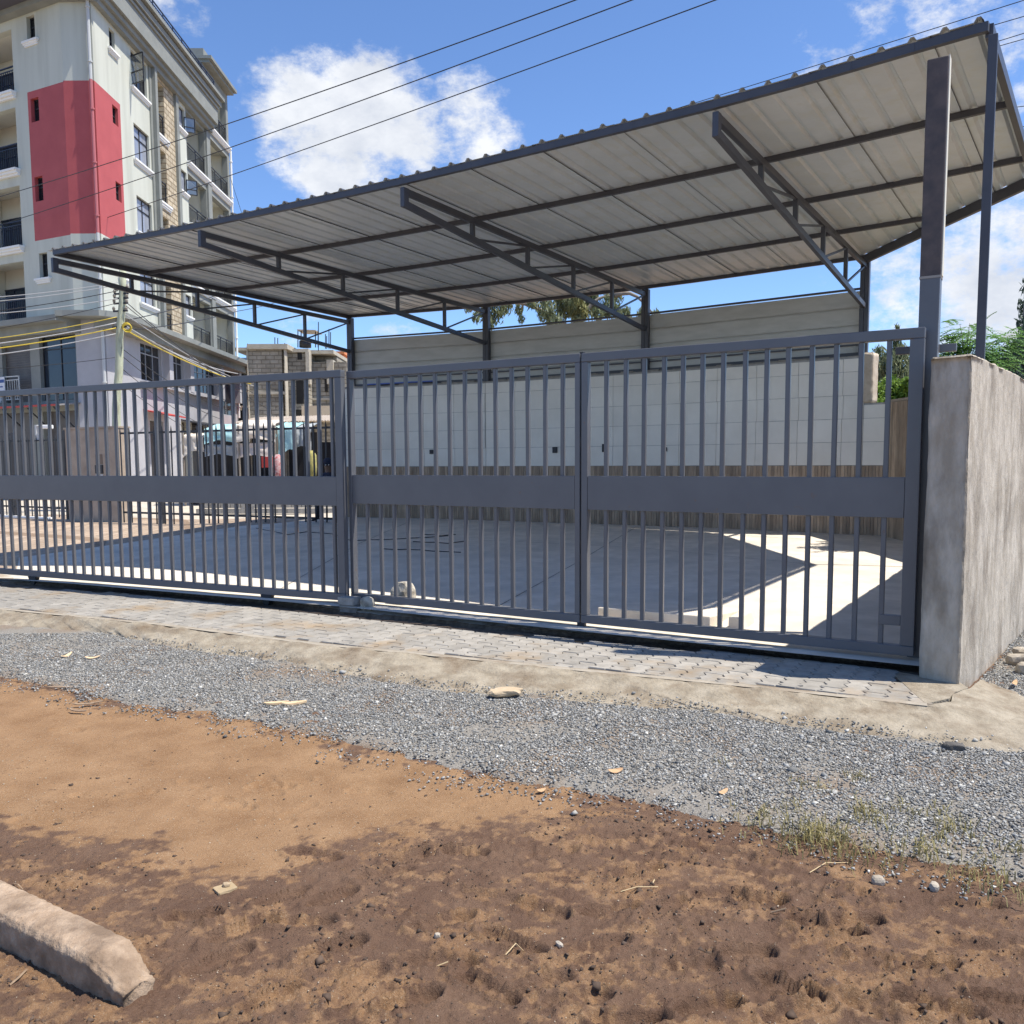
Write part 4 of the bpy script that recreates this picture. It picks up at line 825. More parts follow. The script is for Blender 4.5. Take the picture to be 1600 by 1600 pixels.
# ground floors
gw=[(3.08,5.26,5.12,6.68),(6.0,7.9,5.14,6.66),(8.5,12.42,5.15,6.5),(12.98,15.5,4.25,6.65)]; dr=[(3.75,5.2,.3,3.5)]
facade(FRt,0,15.95,3.6,7.0,gw,.25,mats=(BLAV,),name='ground_wall'); facade(FRt,0,7.3,.3,3.6,[(3.75,5.2,.3,3.5)],.25,mats=(BLAV,),name='ground_wall'); facade(FRt,12.75,15.95,.3,3.6,[(13.2,15.6,.35,3.3)],.25,mats=(BLAV,),name='ground_wall')
for w,n in zip(gw,(3,3,5,2)): window(FRt,*w,gl=GLASS,nv=n,top=.28,sill=False,fm=mat('alu_frame',(.32,.33,.35),None,rough=.4))
for a,b in ((5.4,5.85),(7.97,8.42),(12.5,12.92),(15.55,15.9)): m=MB(); m.rbox(FRt,a,b,5.0,6.72,.002,.3); m.build('pilaster',BLAV,apt)
m=MB(); m.rbox(FRt,2.9,12.9,4.92,5.06,.002,.28); m.build('sill_band',BLAV,apt)
m=MB(); m.rbox(FRt,3.7,5.25,.3,3.55,-.6,-.25); m.rbox(FRt,7.3,12.75,.3,3.6,-1.2,-.6); m.rbox(FRt,13.1,15.7,.3,3.4,-.6,-.25); m.build('shopfront',SHUT,apt)
for a,b,z in ((3.1,5.4,3.86),(7.3,12.7,3.66),(13.0,15.9,3.55)):
    m=MB(); m.hexa([FRt(a,z,0.003),FRt(b,z,0.003),FRt(b,z-.22,1.0),FRt(a,z-.22,1.0),FRt(a,z+.05,.003),FRt(b,z+.05,.003),FRt(b,z-.17,1.0),FRt(a,z-.17,1.0)]); m.build('awning',REDP if a!=7.3 else DARKM,apt)
# ground floor of the corner and left face
facade(FCh,0,1.14,.3,7.06,[],.25,mats=(BLAV,),name='ground_wall')
facade(FLt,0,7.5,.3,6.9,[(.02,2.12,4.1,6.62),(2.68,4.42,4.1,6.36),(.1,2.1,.35,3.7),(2.68,6,.35,3.7)],.25,mats=(BGREY,),name='ground_wall')
window(FLt,.02,2.12,4.1,6.62,th=.2,nv=2,top=.22,sill=False,fm=DARKM,gl=GLASSB)
m=MB(); z=4.1
while z<6.35: m.rbox(FLt,2.68,4.42,z,z+.085,-.2,-.16); z+=.092
m.rbox(FLt,2.68,4.42,4.1,6.36,-.25,-.215); m.build('roller_shutter',SHUT,apt)
m=MB(); m.rbox(FLt,.05,2.15,.32,3.75,-.6,-.25); m.rbox(FLt,2.6,6,.32,3.75,-.6,-.25); m.build('shopfront',SHUT,apt)
m=MB(); m.hexa([FLt(-.1,3.93,.003),FLt(6,3.93,.003),FLt(6,3.8,1.0),FLt(-.1,3.8,1.0),FLt(-.1,3.99,.003),FLt(6,3.99,.003),FLt(6,3.86,1.0),FLt(-.1,3.86,1.0)]); m.build('awning',mat('awning_grey',(.22,.21,.21),None,rough=.7),apt)
m=MB(); m.rbox(FLt,-.1,6,3.80,3.87,1.001,1.03); m.build('awning_trim',REDP,apt)
q=MB(); 
for u in (.2,1.7,3.2): q.bar(FLt(u,3.0,.02),FLt(u,3.78,.9),.04,.04)
q.build('awning_brace',DARKM,apt)
railing(FLt,2.9,6.5,4.1,1.0,n=.35,step=.14,m=PIPE)
# banner hung on the railing: pale with a blue strip and a red strip, lettering too small to read
q=MB(); q.cur=0; q.rbox(FLt,3.72,4.16,4.42,5.08,.40,.412); q.cur=1; q.rbox(FLt,3.74,4.14,4.86,4.98,.4121,.416); q.rbox(FLt,3.84,4.12,4.68,4.73,.4121,.416); q.cur=2; q.rbox(FLt,3.74,4.14,4.44,4.53,.4121,.416); o=q.build('banner',[mat('banner_white',(.62,.64,.68),None),mat('banner_blue',(.05,.10,.28),None),mat('banner_red',(.45,.12,.07),None)],None)
setp(o,'small white banner with blue and red strips hung on the first floor railing','banner')
# downpipes
def pipe(F,u,z0,z1,n,r=.055):
    m=MB(); m.tube([F(u,z0,n),F(u,z1,n)],r,8); z=z0+.6
    while z<z1: m.tube([F(u,z,n),F(u,z+.05,n)],r*1.5,8); z+=1.9
    return m
for z0,z1,mm in ((.3,10.2,PIPE),(10.2,15.66,mat('pipe_red',(.44,.13,.14),None,rough=.6)),(15.66,18.6,PIPE)): pipe(FCh,1.06,z0,z1,.09,.06).build('downpipe',mm,apt)
pipe(FRt,15.98,4.2,18.7,.08,.06).build('downpipe',BWHITE,apt)
# ================================================================ UNFINISHED BLOCK BUILDING
blk=thing('block_building',(-11,42.5,.3),'unfinished grey block building with rough columns and bare rebar on top','building')
def wp(px,py,Y): p=at_y(px,py,Y); return p
def pxbox(mb,x0,x1,yt,yb,Y,dep,jit=0):
    a=wp(x0,yt,Y);b=wp(x1,yb,Y); mb.hexa([(a.x,Y,b.z),(b.x,Y,b.z),(b.x,Y+dep,b.z),(a.x,Y+dep,b.z),(a.x,Y,a.z),(b.x,Y,a.z),(b.x,Y+dep,a.z),(a.x,Y+dep,a.z)])
m=MB(); pxbox(m,387,445,543,726,42,6); pxbox(m,446,486,548,726,42.9,5); pxbox(m,470,545,566,726,43.6,5); pxbox(m,492,528,552,640,44.3,4); m.build('wall',BLOCK,blk)
m=MB(); pxbox(m,386,391,541,726,41.85,.4); pxbox(m,443.5,449.5,541,726,41.85,.5); pxbox(m,385.5,449,537.5,545,41.8,6.2); pxbox(m,447,482,545,550,42.75,5); pxbox(m,477,484,550,600,42.7,.5); pxbox(m,481,521,547,552.5,43.3,5); pxbox(m,510,521,562,600,43.4,.6); pxbox(m,520,527,588,660,43.3,.4); pxbox(m,386,446,612,616,41.9,.3); pxbox(m,470,545,622,625,43.5,.3); m.build('concrete_frame',RCON,blk)
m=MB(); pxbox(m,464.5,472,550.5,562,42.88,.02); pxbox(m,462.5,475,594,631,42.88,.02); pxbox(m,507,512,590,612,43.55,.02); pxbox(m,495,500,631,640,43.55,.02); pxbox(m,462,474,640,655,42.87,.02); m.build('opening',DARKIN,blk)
m=MB(); pxbox(m,471,545,634,658,42.4,.8); m.build('beige_lean_to',BEIGE,blk)
m=MB(); 
for x,y0,y1 in ((429.5,527,541),(434,528,541),(445,536,542),(387,537,543),(508.5,522,545),(510.5,525,545),(514,514,545),(516.5,519,545),(497.5,503,548),(388.5,539,543)):
    a=wp(x,y1,43);b=wp(x,y0,43); m.tube([a,b],.022,4)
m.build('rebar',DARKM,blk)
tk=thing('water_tank',wp(477,543,43.4),'black water tank under a small tin shade on the block building roof','water tank')
a=wp(477,543,43.4); b=wp(477,531,43.4); m=MB(); m.tube([a,a.lerp(b,.8),b],[.30,.30,.16],12); m.build('tank',DARKM,tk,smooth=True)
m=MB()
for x in (465.5,470.5,493,497): m.tube([wp(x,543,43.4),wp(x,516,43.4)],.025,4)
m.build('stand',DARKM,tk); m=MB(); m.hexa([wp(464,516,43),wp(493,517,43),wp(503,523,45),wp(474,522,45),wp(464,514.5,43),wp(493,515.5,43),wp(503,521.5,45),wp(474,520.5,45)]); m.build('shade_roof',TIN,tk)
orh=thing('orange_house',wp(530,560,52),'small orange and white upper storey far behind the block building','building'); m=MB(); pxbox(m,518,536,553,566,52,4); m.build('wall',ORANGE,orh); m=MB(); pxbox(m,521,537,557,560,51.7,.3); m.build('balcony_band',BWHITE,orh); m=MB(); pxbox(m,527,533,561,565,51.8,.2); m.build('window',DARKIN,orh); m=MB(); pxbox(m,516,538,549,553,51.6,4.4); m.build('roof',ORANGE,orh)
frm=thing('concrete_frame_house',wp(378,700,49),'bare concrete frame house between the apartment block and block building','building'); m=MB()
for y0,y1 in ((543,547.5),(574,579),(604,609),(634,638.5)): pxbox(m,364,392,y0,y1,49,5)
for x in (366,386): pxbox(m,x,x+4,547.6 if x>380 else 579.1,726,49.2,.5)
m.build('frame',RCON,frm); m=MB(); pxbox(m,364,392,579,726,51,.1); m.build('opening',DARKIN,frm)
m=MB(); pxbox(m,373,388,559,574,49.1,1.5); o=m.build('roof_box',mat('blue_grey',(.25,.32,.42),None),frm)
# ================================================================ LEFT SIDE OF THE YARD
def lab(o,l,c,g=None): return setp(o,l,c,g)
PA=fz(108,813);PB=fz(191,816);zb_=min(PA.z,PB.z)-.03
pr=thing('plaster_pier',((PA.x+PB.x)/2,PA.y,zb_),'tan plastered wall pier between the two yard fences','wall')
a=PA;b=PB; d=(b-a); d.z=0; Lp=d.length; d.normalize(); n=Vector((-d.y,d.x,0)); FPi=lambda u,z,q,a=a,d=d,n=n:Vector((a.x,a.y,0))+d*u+n*q+Vector((0,0,z))
m=MB(); PH=at_y(150,671,PA.y).z; m.rbox(FPi,0,Lp,zb_,PH,0,.35); m.build('pier_wall',PLAST,pr,.01); m=MB(); m.rbox(FPi,-.02,Lp+.02,PH+.001,PH+.05,-.03,.38); m.build('coping',PLAST,pr)
m=MB(); k_=Lp/1.52; m.rbox(FPi,.86*k_,1.05*k_,1.66,1.92,-.012,.03); m.build('meter_recess',mat('recess_brown',(.2,.15,.11),None),pr); m=MB(); m.rbox(FPi,.85*k_,1.06*k_,1.40,1.63,-.03,.03); m.build('meter_box',DARKM,pr); m=MB(); m.rbox(FPi,.86*k_,1.06*k_,1.14,1.38,-.02,.03); m.build('box_cover',PIPE,pr)
def palisade(name,A,B,z0,z1,step,label,post_at=(),zp=2.9):
    A=Vector(A);B=Vector(B); d=(B-A);L=d.length;d.normalize();n=Vector((-d.y,d.x,0)); F=lambda u,z,q:A+d*u+n*q+Vector((0,0,z))
    r=thing(name,(A.x,A.y,z0),label,'fence','black spiked yard fences'); me=bpy.data.meshes.new('pale'); w=.022;h=z1-z0
    me.from_pydata([(-w,0,0),(w,0,0),(w,0,h-.12),(0,0,h),(-w,0,h-.12),(-w,.012,0),(w,.012,0),(w,.012,h-.12),(0,.012,h),(-w,.012,h-.12)],[],[(0,1,2,3,4),(9,8,7,6,5),(0,5,6,1),(1,6,7,2),(2,7,8,3),(3,8,9,4),(4,9,5,0)]); me.materials.append(DARKM)
    u=.05
    while u<L: piece('pale',me,r,F(u,z0,random.uniform(-.004,.004)),(0,random.uniform(-.012,.012),math.atan2(d.y,d.x))); u+=step
    for z in (z1-.16,z0+.27): m=MB(); m.rbox(F,0,L,z-.025,z+.025,.0135,.05); m.build('rail',DARKM,r)
    for q in post_at: m=MB(); m.rbox(F,q-.05,q+.05,z0-.2,zp,.052,.15); m.build('post',DARKM,r)
    return r,F,L
QA=fz(192,817);QB=fz(533,817); QA.z=QB.z=0; QL=(QB-QA).length
palisade('palisade_fence',QA,QB,.1,2.62,QL/23.5,'black spiked palisade fence between the tan pier and the tiled wall',(QL*.19,QL*.6,QL*.985),3.0)
QC=fz(-60,804);QD=fz(106,812); QC.z=QD.z=0; QM=(QD-QC).length
palisade('palisade_fence',QC,QD,.14,2.5,.19,'black spiked fence on a white kerb left of the tan pier',(.1,QM*.5,QM-.1),2.6)
A=QC;B=QC.lerp(QD,.85); d=(B-A).normalized(); n=Vector((-d.y,d.x,0)); m=MB(); m.rbox(lambda u,z,q:A+d*u+n*q+Vector((0,0,z)),0,(B-A).length,-.3,.13,-.1,.15); o=m.build('white_kerb',BWHITE); lab(o,'white painted kerb under the left yard fence','kerb')
fl_=thing('flood_lamp',at_y(62,672,25.2),'small white floodlight on a short arm above the left yard fence','lamp')
m=MB(); m.tube([at_y(59,690,25.2),at_y(58,664,25.2)],.07,6); m.build('bracket',PIPE,fl_); m=MB(); c=at_y(72,667,25.1); m.box(c,(.18,0,0),(0,.08,0),(0,0,.055)); m.build('lamp_head',BWHITE,fl_,.02)
m=MB(); m.tube([at_y(58,665,25.15),c+Vector((-.1,.05,.02))],.025,6); m.build('arm',PIPE,fl_)
# --- stalls under tarpaulins behind the fence
def tarp(px0,px1,ytop,ybot,Y,m,parent,back=1.4,drop=.25,name='tarpaulin',slant=0,seed=1,flap=True):
    a=at_y(px0,ytop,Y);b=at_y(px1,ytop,Y);zb=at_y(px0,ybot,Y).z; nx_,ny_=18,22; V=[]
    for j in range(ny_):
        t=j/(ny_-1)
        for i in range(nx_):
            s=i/(nx_-1); x=a.x+(b.x-a.x)*s
            if t<.5: k=t/.5; y=Y+back*(1-k); z=a.z+drop*(1-k)-.10*math.sin(math.pi*k)*math.sin(math.pi*s*2)**2
            else: k=(t-.5)/.5; y=Y-.05*k; z=a.z+(zb-a.z)*k*(1-.22*math.sin(math.pi*s)+slant*(s-.5))
            nz=float(fbm(np.array([s*5+seed]),np.array([t*5.]),3,seed)[0])-.5; V.append((x,y+nz*.16,z+nz*.07))
    i=np.arange(ny_-1)[:,None]*nx_+np.arange(nx_-1)[None]; F=np.stack([i,i+1,i+nx_+1,i+nx_],-1).reshape(-1,4); npmesh(name,V,F,m,parent,smooth=True)
def stall(px0,px1,ytop,Y,label,back=CLOTHB):
    a=at_y(px0,ytop,Y);b=at_y(px1,ytop,Y); r=thing('market_stall',((a.x+b.x)/2,Y,.3),label,'stall','stalls behind the yard fence')
    for x in (a.x+.03,b.x-.03):
        for y in (Y,Y+1.3): m=MB(); m.bar((x,y,.3),(x,y,a.z-.02),.05,.05); m.build('post',BARK,r)
    m=MB(); m.box(((a.x+b.x)/2,Y+1.42,(a.z+.2)/2),((b.x-a.x)/2-.03,0,0),(0,.03,0),(0,0,(a.z-.5)/2)); m.build('back_cloth',back,r); m=MB(); m.box(((a.x+b.x)/2,Y+.6,1.0),((b.x-a.x)/2-.08,0,0),(0,.45,0),(0,0,.03)); m.build('table',BARK,r); m=MB(); m.box(((a.x+b.x)/2,Y+.25,.63),((b.x-a.x)/2-.1,0,0),(0,.03,0),(0,0,.33)); m.build('front_cloth',back,r); return r
r=stall(284,368,672,28.5,'stall under cream and teal tarpaulins left of the tin shack'); tarp(284,318,680,712,28.5,CREAM,r,1.0,.1,seed=3,slant=-.3); tarp(319,370,670,694,28.4,TEAL,r,1.2,.2,seed=5); tarp(320,369,695,714,28.45,GREYT,r,.1,.0,seed=6)
r=stall(371,430,664,28.0,'stall under a pale pinkish cream tarpaulin in the middle of the row'); tarp(369,430,663,692,28.0,CREAM,r,1.3,.2,seed=8); tarp(370,429,692,717,28.02,mat('tarp_pinkish',(.52,.44,.38),(.6,.52,.45),3,.7,.4,6),r,.1,0,seed=9)
m=MB(); c=at_y(418,722,27.4); m.box(c,(.16,0,0),(0,.12,0),(0,0,.17)); o=m.build('red_crate',REDP,r,.01)
r=stall(431,484,666,28.2,'stall under a torn teal tarpaulin nearest the tiled wall'); tarp(430,463,667,716,28.2,TEAL,r,1.3,.2,seed=12,slant=-.5); tarp(463,486,668,706,28.3,GREYT,r,1.2,.2,seed=14,slant=.3)
shk=thing('tin_shack',at_y(450,800,26.5),'low shack with a rusty corrugated tin roof behind the stalls','shack'); V=[];Fs=[]; m=MB()
a=at_y(362,661,30.2);b=at_y(545,656,30.2); k=0; n_=120
for i in range(n_):
    t=i/(n_-1); p=a.lerp(b,t); z=.022*math.sin(i*2.2); V+=[(p.x,p.y,p.z+z),(p.x,p.y+3,p.z+.35+z)]
m.add(V,[(2*i,2*i+1,2*i+3,2*i+2) for i in range(n_-1)]); m.build('tin_roof',TIN,shk); m=MB(); m.box(((a.x+b.x)/2,31.2,1.35),((b.x-a.x)/2-.05,0,0),(0,.05,0),(0,0,1.05)); m.build('dark_front',CLOTHB,shk)
for t in (.02,.35,.68,.98): p=a.lerp(b,t); m=MB(); m.bar((p.x,30.3,.2),(p.x,30.3,p.z-.03),.07,.07); m.build('post',BARK,shk)
for (x,y,hh,mm,lb) in ((487,716,.5,mat('yellow_sack',(.40,.34,.10),(.2,.2,.08),9,.8),'patterned yellow sack standing by the stalls'),(434,722,.35,mat('red_patterned',(.4,.08,.08),(.5,.4,.38),14,.8),'red patterned bag on the ground by the teal stall')):
    c=at_y(x,y,27); m=MB(); m.tube([c+Vector((0,0,-.6)),c+Vector((0,0,-.3)),c+Vector((0,0,.1)),c+Vector((0,0,.24))],[.13,.16,.15,.06],8); o=m.build('sack',mm,None,smooth=True); lab(o,lb,'sack')
m=MB(); 
for k in range(16):
    for j in range(4): m.box((-9.2+k*.3+(.13 if j%2 else 0),25.6,.24+j*.17),(.142,0,0),(0,.07,0),(0,0,.072))
o=m.build('low_block_wall',BLKC); lab(o,'low loose grey block wall behind the palisade fence','wall'); o['kind']='stuff'
# ================================================================ PERSON
def person():
    f0=at_z(496,815,.30); f1=at_z(536,818,.30); c=(f0+f1)/2; Yp=c.y; sx=1.0
    hd=at_y(513,727,Yp); hip=Vector((c.x-.02,Yp+.0,c.z+.80)); Zs=hd.z-.06
    J={}; V=[];E=[];R=[]
    def v(p,r): V.append(Vector(p)); R.append(r); return len(V)-1
    def e(*ids):
        for a,b in zip(ids[:-1],ids[1:]): E.append((a,b))
    pel=v(hip,(.15,.12)); sp=v(hip+Vector((0,0,.2)),(.14,.11)); ch=v(Vector((hd.x-.01,Yp,Zs-.30)),(.165,.12)); nk=v(Vector((hd.x,Yp-.01,Zs-.10)),(.065,.065)); h1=v(Vector((hd.x,Yp-.02,Zs)),(.088,.098)); h2=v(Vector((hd.x,Yp-.03,Zs+.11)),(.092,.11)); h3=v(Vector((hd.x,Yp-.02,Zs+.19)),(.055,.07)); e(pel,sp,ch,nk,h1,h2,h3)
    for sg,ft in ((-1,f0),(1,f1)):
        hp=v(hip+Vector((sg*.09,0,-.05)),(.1,.1)); kn=v(Vector((hip.x+(ft.x-hip.x)*.62,Yp-.05,ft.z+.43)),(.065,.065)); an=v(Vector((ft.x,ft.y+.02,ft.z+.09)),(.042,.045)); to=v(Vector((ft.x+sg*.09,ft.y-.16,ft.z+.04)),(.045,.035)); e(pel,hp,kn,an,to)
        sh=v(Vector((hd.x+sg*.19,Yp,Zs-.20)),(.068,.068)); el=v(Vector((hd.x+sg*.30,Yp+.02,Zs-.46)),(.048,.048)); wr=v(Vector((hd.x+sg*.24,Yp-.18,Zs-.62)),(.03,.026)); pm=v(Vector((hd.x+sg*.23,Yp-.25,Zs-.65)),(.034,.018)); e(ch,sh,el,wr,pm)
        for k,(ln,o_) in enumerate(((.07,-.028),(.08,-.009),(.076,.01),(.06,.027))):
            a_=V[pm]+Vector((o_,-.035,-.005)); q0=v(a_,(.010,.010)); q1=v(a_+Vector((0,-ln*.55,-.012)),(.009,.009)); q2=v(a_+Vector((0,-ln*.85,-.035)),(.007,.007)); e(pm,q0,q1,q2)
        t0=v(V[pm]+Vector((-sg*.035,-.0,.0)),(.011,.011)); t1=v(V[pm]+Vector((-sg*.055,-.045,-.01)),(.008,.008)); e(pm,t0,t1)
    me=bpy.data.meshes.new('person'); me.from_pydata([p[:] for p in V],E,[]); o=bpy.data.objects.new('person_build',me); COL.objects.link(o)
    sk=o.modifiers.new('skin','SKIN'); ss=o.modifiers.new('sub','SUBSURF'); ss.levels=ss.render_levels=2
    for i,r in enumerate(R): me.skin_vertices[0].data[i].radius=r
    me.skin_vertices[0].data[0].use_root=True
    dg=bpy.context.evaluated_depsgraph_get(); ev=o.evaluated_get(dg); nm=bpy.data.meshes.new_from_object(ev); bpy.data.objects.remove(o)
    nm.materials.clear()
    for m_ in (CLOTHB,CLOTHN,SKIN,mat('shoe_dark',(.03,.03,.035),None)): nm.materials.append(m_)
    for p in nm.polygons:
        z=p.center.z; p.use_smooth=True
        p.material_index=3 if z<f0.z+.10 else (0 if z<hip.z+.05 else (1 if z<Zs-.10 or z>Zs+.06 else 2))
        if abs(p.center.x-hd.x)>.12 and p.center.y<Yp-.17 and z>hip.z-.2: p.material_index=2
    r=bpy.data.objects.new('person',nm); COL.objects.link(r); ORG[r]=Vector((0,0,0)); lab(r,'person in dark clothes standing with legs apart behind the sliding gate','person')
    hz=Vector((hd.x,Yp-.025,Zs+.12)); m=MB(); m.tube([hz+Vector((0,0,-.02)),hz+Vector((0,0,.05)),hz+Vector((0,0,.09)),hz+Vector((0,0,.11))],[.108,.106,.08,.02],12); m.build('cap',CLOTHN,r,smooth=True); m=MB(); m.box(hz+Vector((0,-.14,-.01)),(.07,0,0),(0,.06,0),(0,0,.008)); m.build('cap_peak',CLOTHN,r,.004)
    fc=MB(); fz_=Zs+.03
    for sg in (-1,1): fc.tube([Vector((hd.x+sg*.033,Yp-.115,fz_+.04)),Vector((hd.x+sg*.033,Yp-.127,fz_+.04))],[.013,.009],8)
    fc.build('eyes',BWHITE,r); m=MB(); m.hexa([Vector((hd.x-.016,Yp-.11,fz_-.01)),Vector((hd.x+.016,Yp-.11,fz_-.01)),Vector((hd.x+.012,Yp-.15,fz_-.008)),Vector((hd.x-.012,Yp-.15,fz_-.008)),Vector((hd.x-.008,Yp-.11,fz_+.04)),Vector((hd.x+.008,Yp-.11,fz_+.04)),Vector((hd.x+.005,Yp-.125,fz_+.04)),Vector((hd.x-.005,Yp-.125,fz_+.04))]); m.build('nose',SKIN,r)
person()
# ================================================================ POLE AND CABLES
pb_=at_y(171.5,730,27); pb_.z=.2; ptop=at_y(193,418,27)
up_=thing('utility_pole',pb_,'leaning greenish wooden utility pole in front of the apartment block','pole'); m=MB(); K=14
pp=lambda t: pb_.lerp(ptop,t)
m.tube([pp(i/K)+Vector((.02*math.sin(i*1.7),0,0)) for i in range(K+1)],[.14-.04*i/K for i in range(K+1)],10); m.build('pole_shaft',WOODP,up_,smooth=True)
def tz(y): return (at_y(0,y,27).z-pb_.z)/(ptop.z-pb_.z)
for y in (454,461,468,476,488,513):
    m=MB(); c=pp(tz(y)); m.bar(c+Vector((-.22,-.06,0)),c+Vector((.22,-.06,.02)),.05,.05); m.build('bracket',DARKM,up_)
    for sx in (-.2,.18): m=MB(); q=c+Vector((sx,-.07,.03)); m.tube([q,q+Vector((0,0,.06)),q+Vector((0,0,.11))],[.035,.05,.02],8); m.build('insulator',mat('porcelain',(.25,.22,.18),None,rough=.2) if 'porcelain' not in bpy.data.materials else bpy.data.materials['porcelain'],up_)
def cable(pts,sag,r,m,label,name='cable',group=None,n=16):
    P=[]
    for a,b in zip(pts[:-1],pts[1:]):
        for i in range(n): t=i/n; P.append(a.lerp(b,t)-Vector((0,0,4*sag*t*(1-t))))
    P.append(pts[-1]); mb=MB(); mb.tube(P,r,5); o=mb.build(name,m,smooth=True); return lab(o,label,'cable',group)
G1='service cables running left from the wooden pole'; G2='service cables running right from the wooden pole'
for i,(y0,xl,yl,mm,rr_) in enumerate([(443,-120,470,CABLEG,.011),(447,-120,478,CABLEG,.011),(456,-120,497,CABLE,.012),(468,-120,496,CABLEG,.012),(475,-120,530,CABLE,.010),(497,-120,541,CABLEY,.012),(506,-120,549,CABLEG,.017),(514,-120,556,CABLEY,.017),(523,-120,566,CABLEG,.015),(560,-120,578,CABLE,.009)]):
    cable([pp(tz(y0))+Vector((-.1,-.08,0)),at_y(xl,yl,25)],.10,rr_,mm,['topmost','second','third','fourth','fifth','sixth','seventh','eighth','ninth','tenth'][i]+' from the top, thin '+('black' if mm is CABLE else 'grey')+' cable running left from the pole' if mm is not CABLEY else ('thick yellow cable running left, lower of the two' if y0==514 else 'thin yellow cable running left, upper of the two'),'service_cable',G1)
for i,(y0,x1,y1,Y1,mm,rr_) in enumerate([(470,420,640,40,CABLE,.013),(476,404,618,40,CABLE,.012),(490,390,600,41,CABLEG,.014),(508,400,604,42,CABLEG,.022),(511,372,584,40,CABLEG,.020),(514,392,600,41,CABLEY,.022),(545,355,640,38,CABLE,.012),(556,345,655,38,CABLE,.012),(575,350,680,38,CABLE,.011),(598,340,690,38,CABLE,.011)]):
    cable([pp(tz(y0))+Vector((.08,-.08,0)),at_y(x1,y1,Y1)],.22,rr_,mm,['topmost','second','third','fourth','fifth','sixth','seventh','eighth','ninth','tenth'][i]+' from the top, thin '+('black' if mm is CABLE else 'pale grey')+' cable falling right from the pole' if mm is not CABLEY else 'thick yellow drop cable falling right from the pole','drop_cable',G2)
m=MB(); c=pp(tz(512))+Vector((.22,-.1,0)); 
for k in range(4): m.tube([c+Vector((.13*math.cos(t)+.02*k,-.02*k,.12*math.sin(t)-.02*k)) for t in np.linspace(0,6.28,14)],.014,5)
o=m.build('cable_coil',CABLEY,up_)
for i,(a,b,l) in enumerate([((465,15.0),(455,42.0),'a'),((0,0),(0,0),'b')][:0]): pass
cable([at_y(200,500,27.5),at_y(372,446,44),at_y(545,405,60)],.15,.016,CABLE,'thin black wire rising right behind the canopy','service_cable'); 
cable([at_y(200,516,27.5),at_y(372,486,40),at_y(460,462,60)],.1,.016,CABLE,'thin black wire crossing behind the left canopy truss','service_cable')
G3='long power lines crossing the sky'
for (x0,y0,x1,y1,l) in ((0,300,866,0,'upper'),(0,345,955,0,'middle'),(0,389,1085,0,'lower')):
    h=11.2; A=at_z(x0,y0,h); B=at_z(x1,y1,h); e=(B-A); cable([A-e*.25,B+e*.25],.28,.013,CABLE,f'long black power line above the canopy, {l} of the three on the left','power_line',G3,40)
for (x0,y0,x1,y1,l) in ((980,192,1590,0,'highest'),(1320,104,1600,22,'second'),(1540,68,1600,49,'third'),(1545,74,1600,58,'lowest')):
    h=11.6; A=at_z(x0,y0,h); B=at_z(x1,y1,h); e=(B-A).normalized(); cable([A-e*3,B+e*8],.05,.010,CABLE,f'black power line behind the right roof corner, {l} of the four','power_line',G3,30)
for (x0,y0,x1,y1,l) in ((1575,168,1640,160,'upper'),(1580,200,1640,190,'lower')):
    A=at_z(x0,y0,9);B=at_z(x1,y1,9); e=(B-A).normalized(); cable([A-e*2,B+e*8],.02,.009,CABLE,f'thin wire seen past the right end of the roof, the {l} one','power_line',G3)
cable([at_y(359,275,48.8),at_y(380,340,49)],0,.012,CABLE,'thin wire hanging beside the far corner of the apartment block','service_cable')
# ================================================================ TREES
def leaves(name,C,n,L,Wd,m,parent,droop=0.,spread=.6,seed=1,flat=0.):
    """C: clumps (x,y,z,r or (rx,ry,rz)); n leaves shared over them, each a folded rhomb of two faces"""
    r=np.random.default_rng(seed); C=np.array(C,float); w=C[:,3]*C[:,4]*C[:,5]; w=w**.7; w/=w.sum(); k=r.choice(len(C),n,p=w); d=r.normal(size=(n,3)); d/=np.linalg.norm(d,axis=1)[:,None]; rad=r.uniform(.25,1,n)**.55
    P=C[k,:3]+d*rad[:,None]*C[k,3:6]*r.uniform(.75,1.15,n)[:,None]
    ax=r.normal(size=(n,3)); ax[:,2]-=droop*2.2; ax/=np.linalg.norm(ax,axis=1)[:,None]; up=r.normal(size=(n,3)); up[:,2]+=flat; sd=np.cross(ax,up); sd/=np.linalg.norm(sd,axis=1)[:,None]+1e-9
    l=L*r.uniform(.6,1.3,n)[:,None]; ww=Wd*r.uniform(.7,1.2,n)[:,None]; nn=np.cross(ax,sd)
    V=np.stack([P-ax*l*.5,P+sd*ww*.5+nn*ww*.15,P+ax*l*.5,P-sd*ww*.5+nn*ww*.15],1).reshape(-1,3); F=(np.arange(n)*4)[:,None]+np.arange(4)[None]
    return npmesh(name,V,F,m,parent)
def limb(parent,name,pts,r0,r1): m=MB(); n=len(pts); m.tube(pts,[r0+(r1-r0)*i/(n-1) for i in range(n)],7); return m.build(name,BARK,parent,smooth=True)
def crv(a,b,sag=.3,n=6,side=0):
    return [a.lerp(b,i/(n-1))+Vector((side*math.sin(math.pi*i/(n-1)),0,sag*math.sin(math.pi*i/(n-1)))) for i in range(n)]
def clumps(L,Y,jit=.6,kz=1.):
    o=[]
    for px,py,rp in L:
        y=Y+random.uniform(-jit,jit); p=at_y(px,py,y); r=rp*Y/FOC; o.append((p.x,p.y,p.z,r,r,r*kz))
    return o
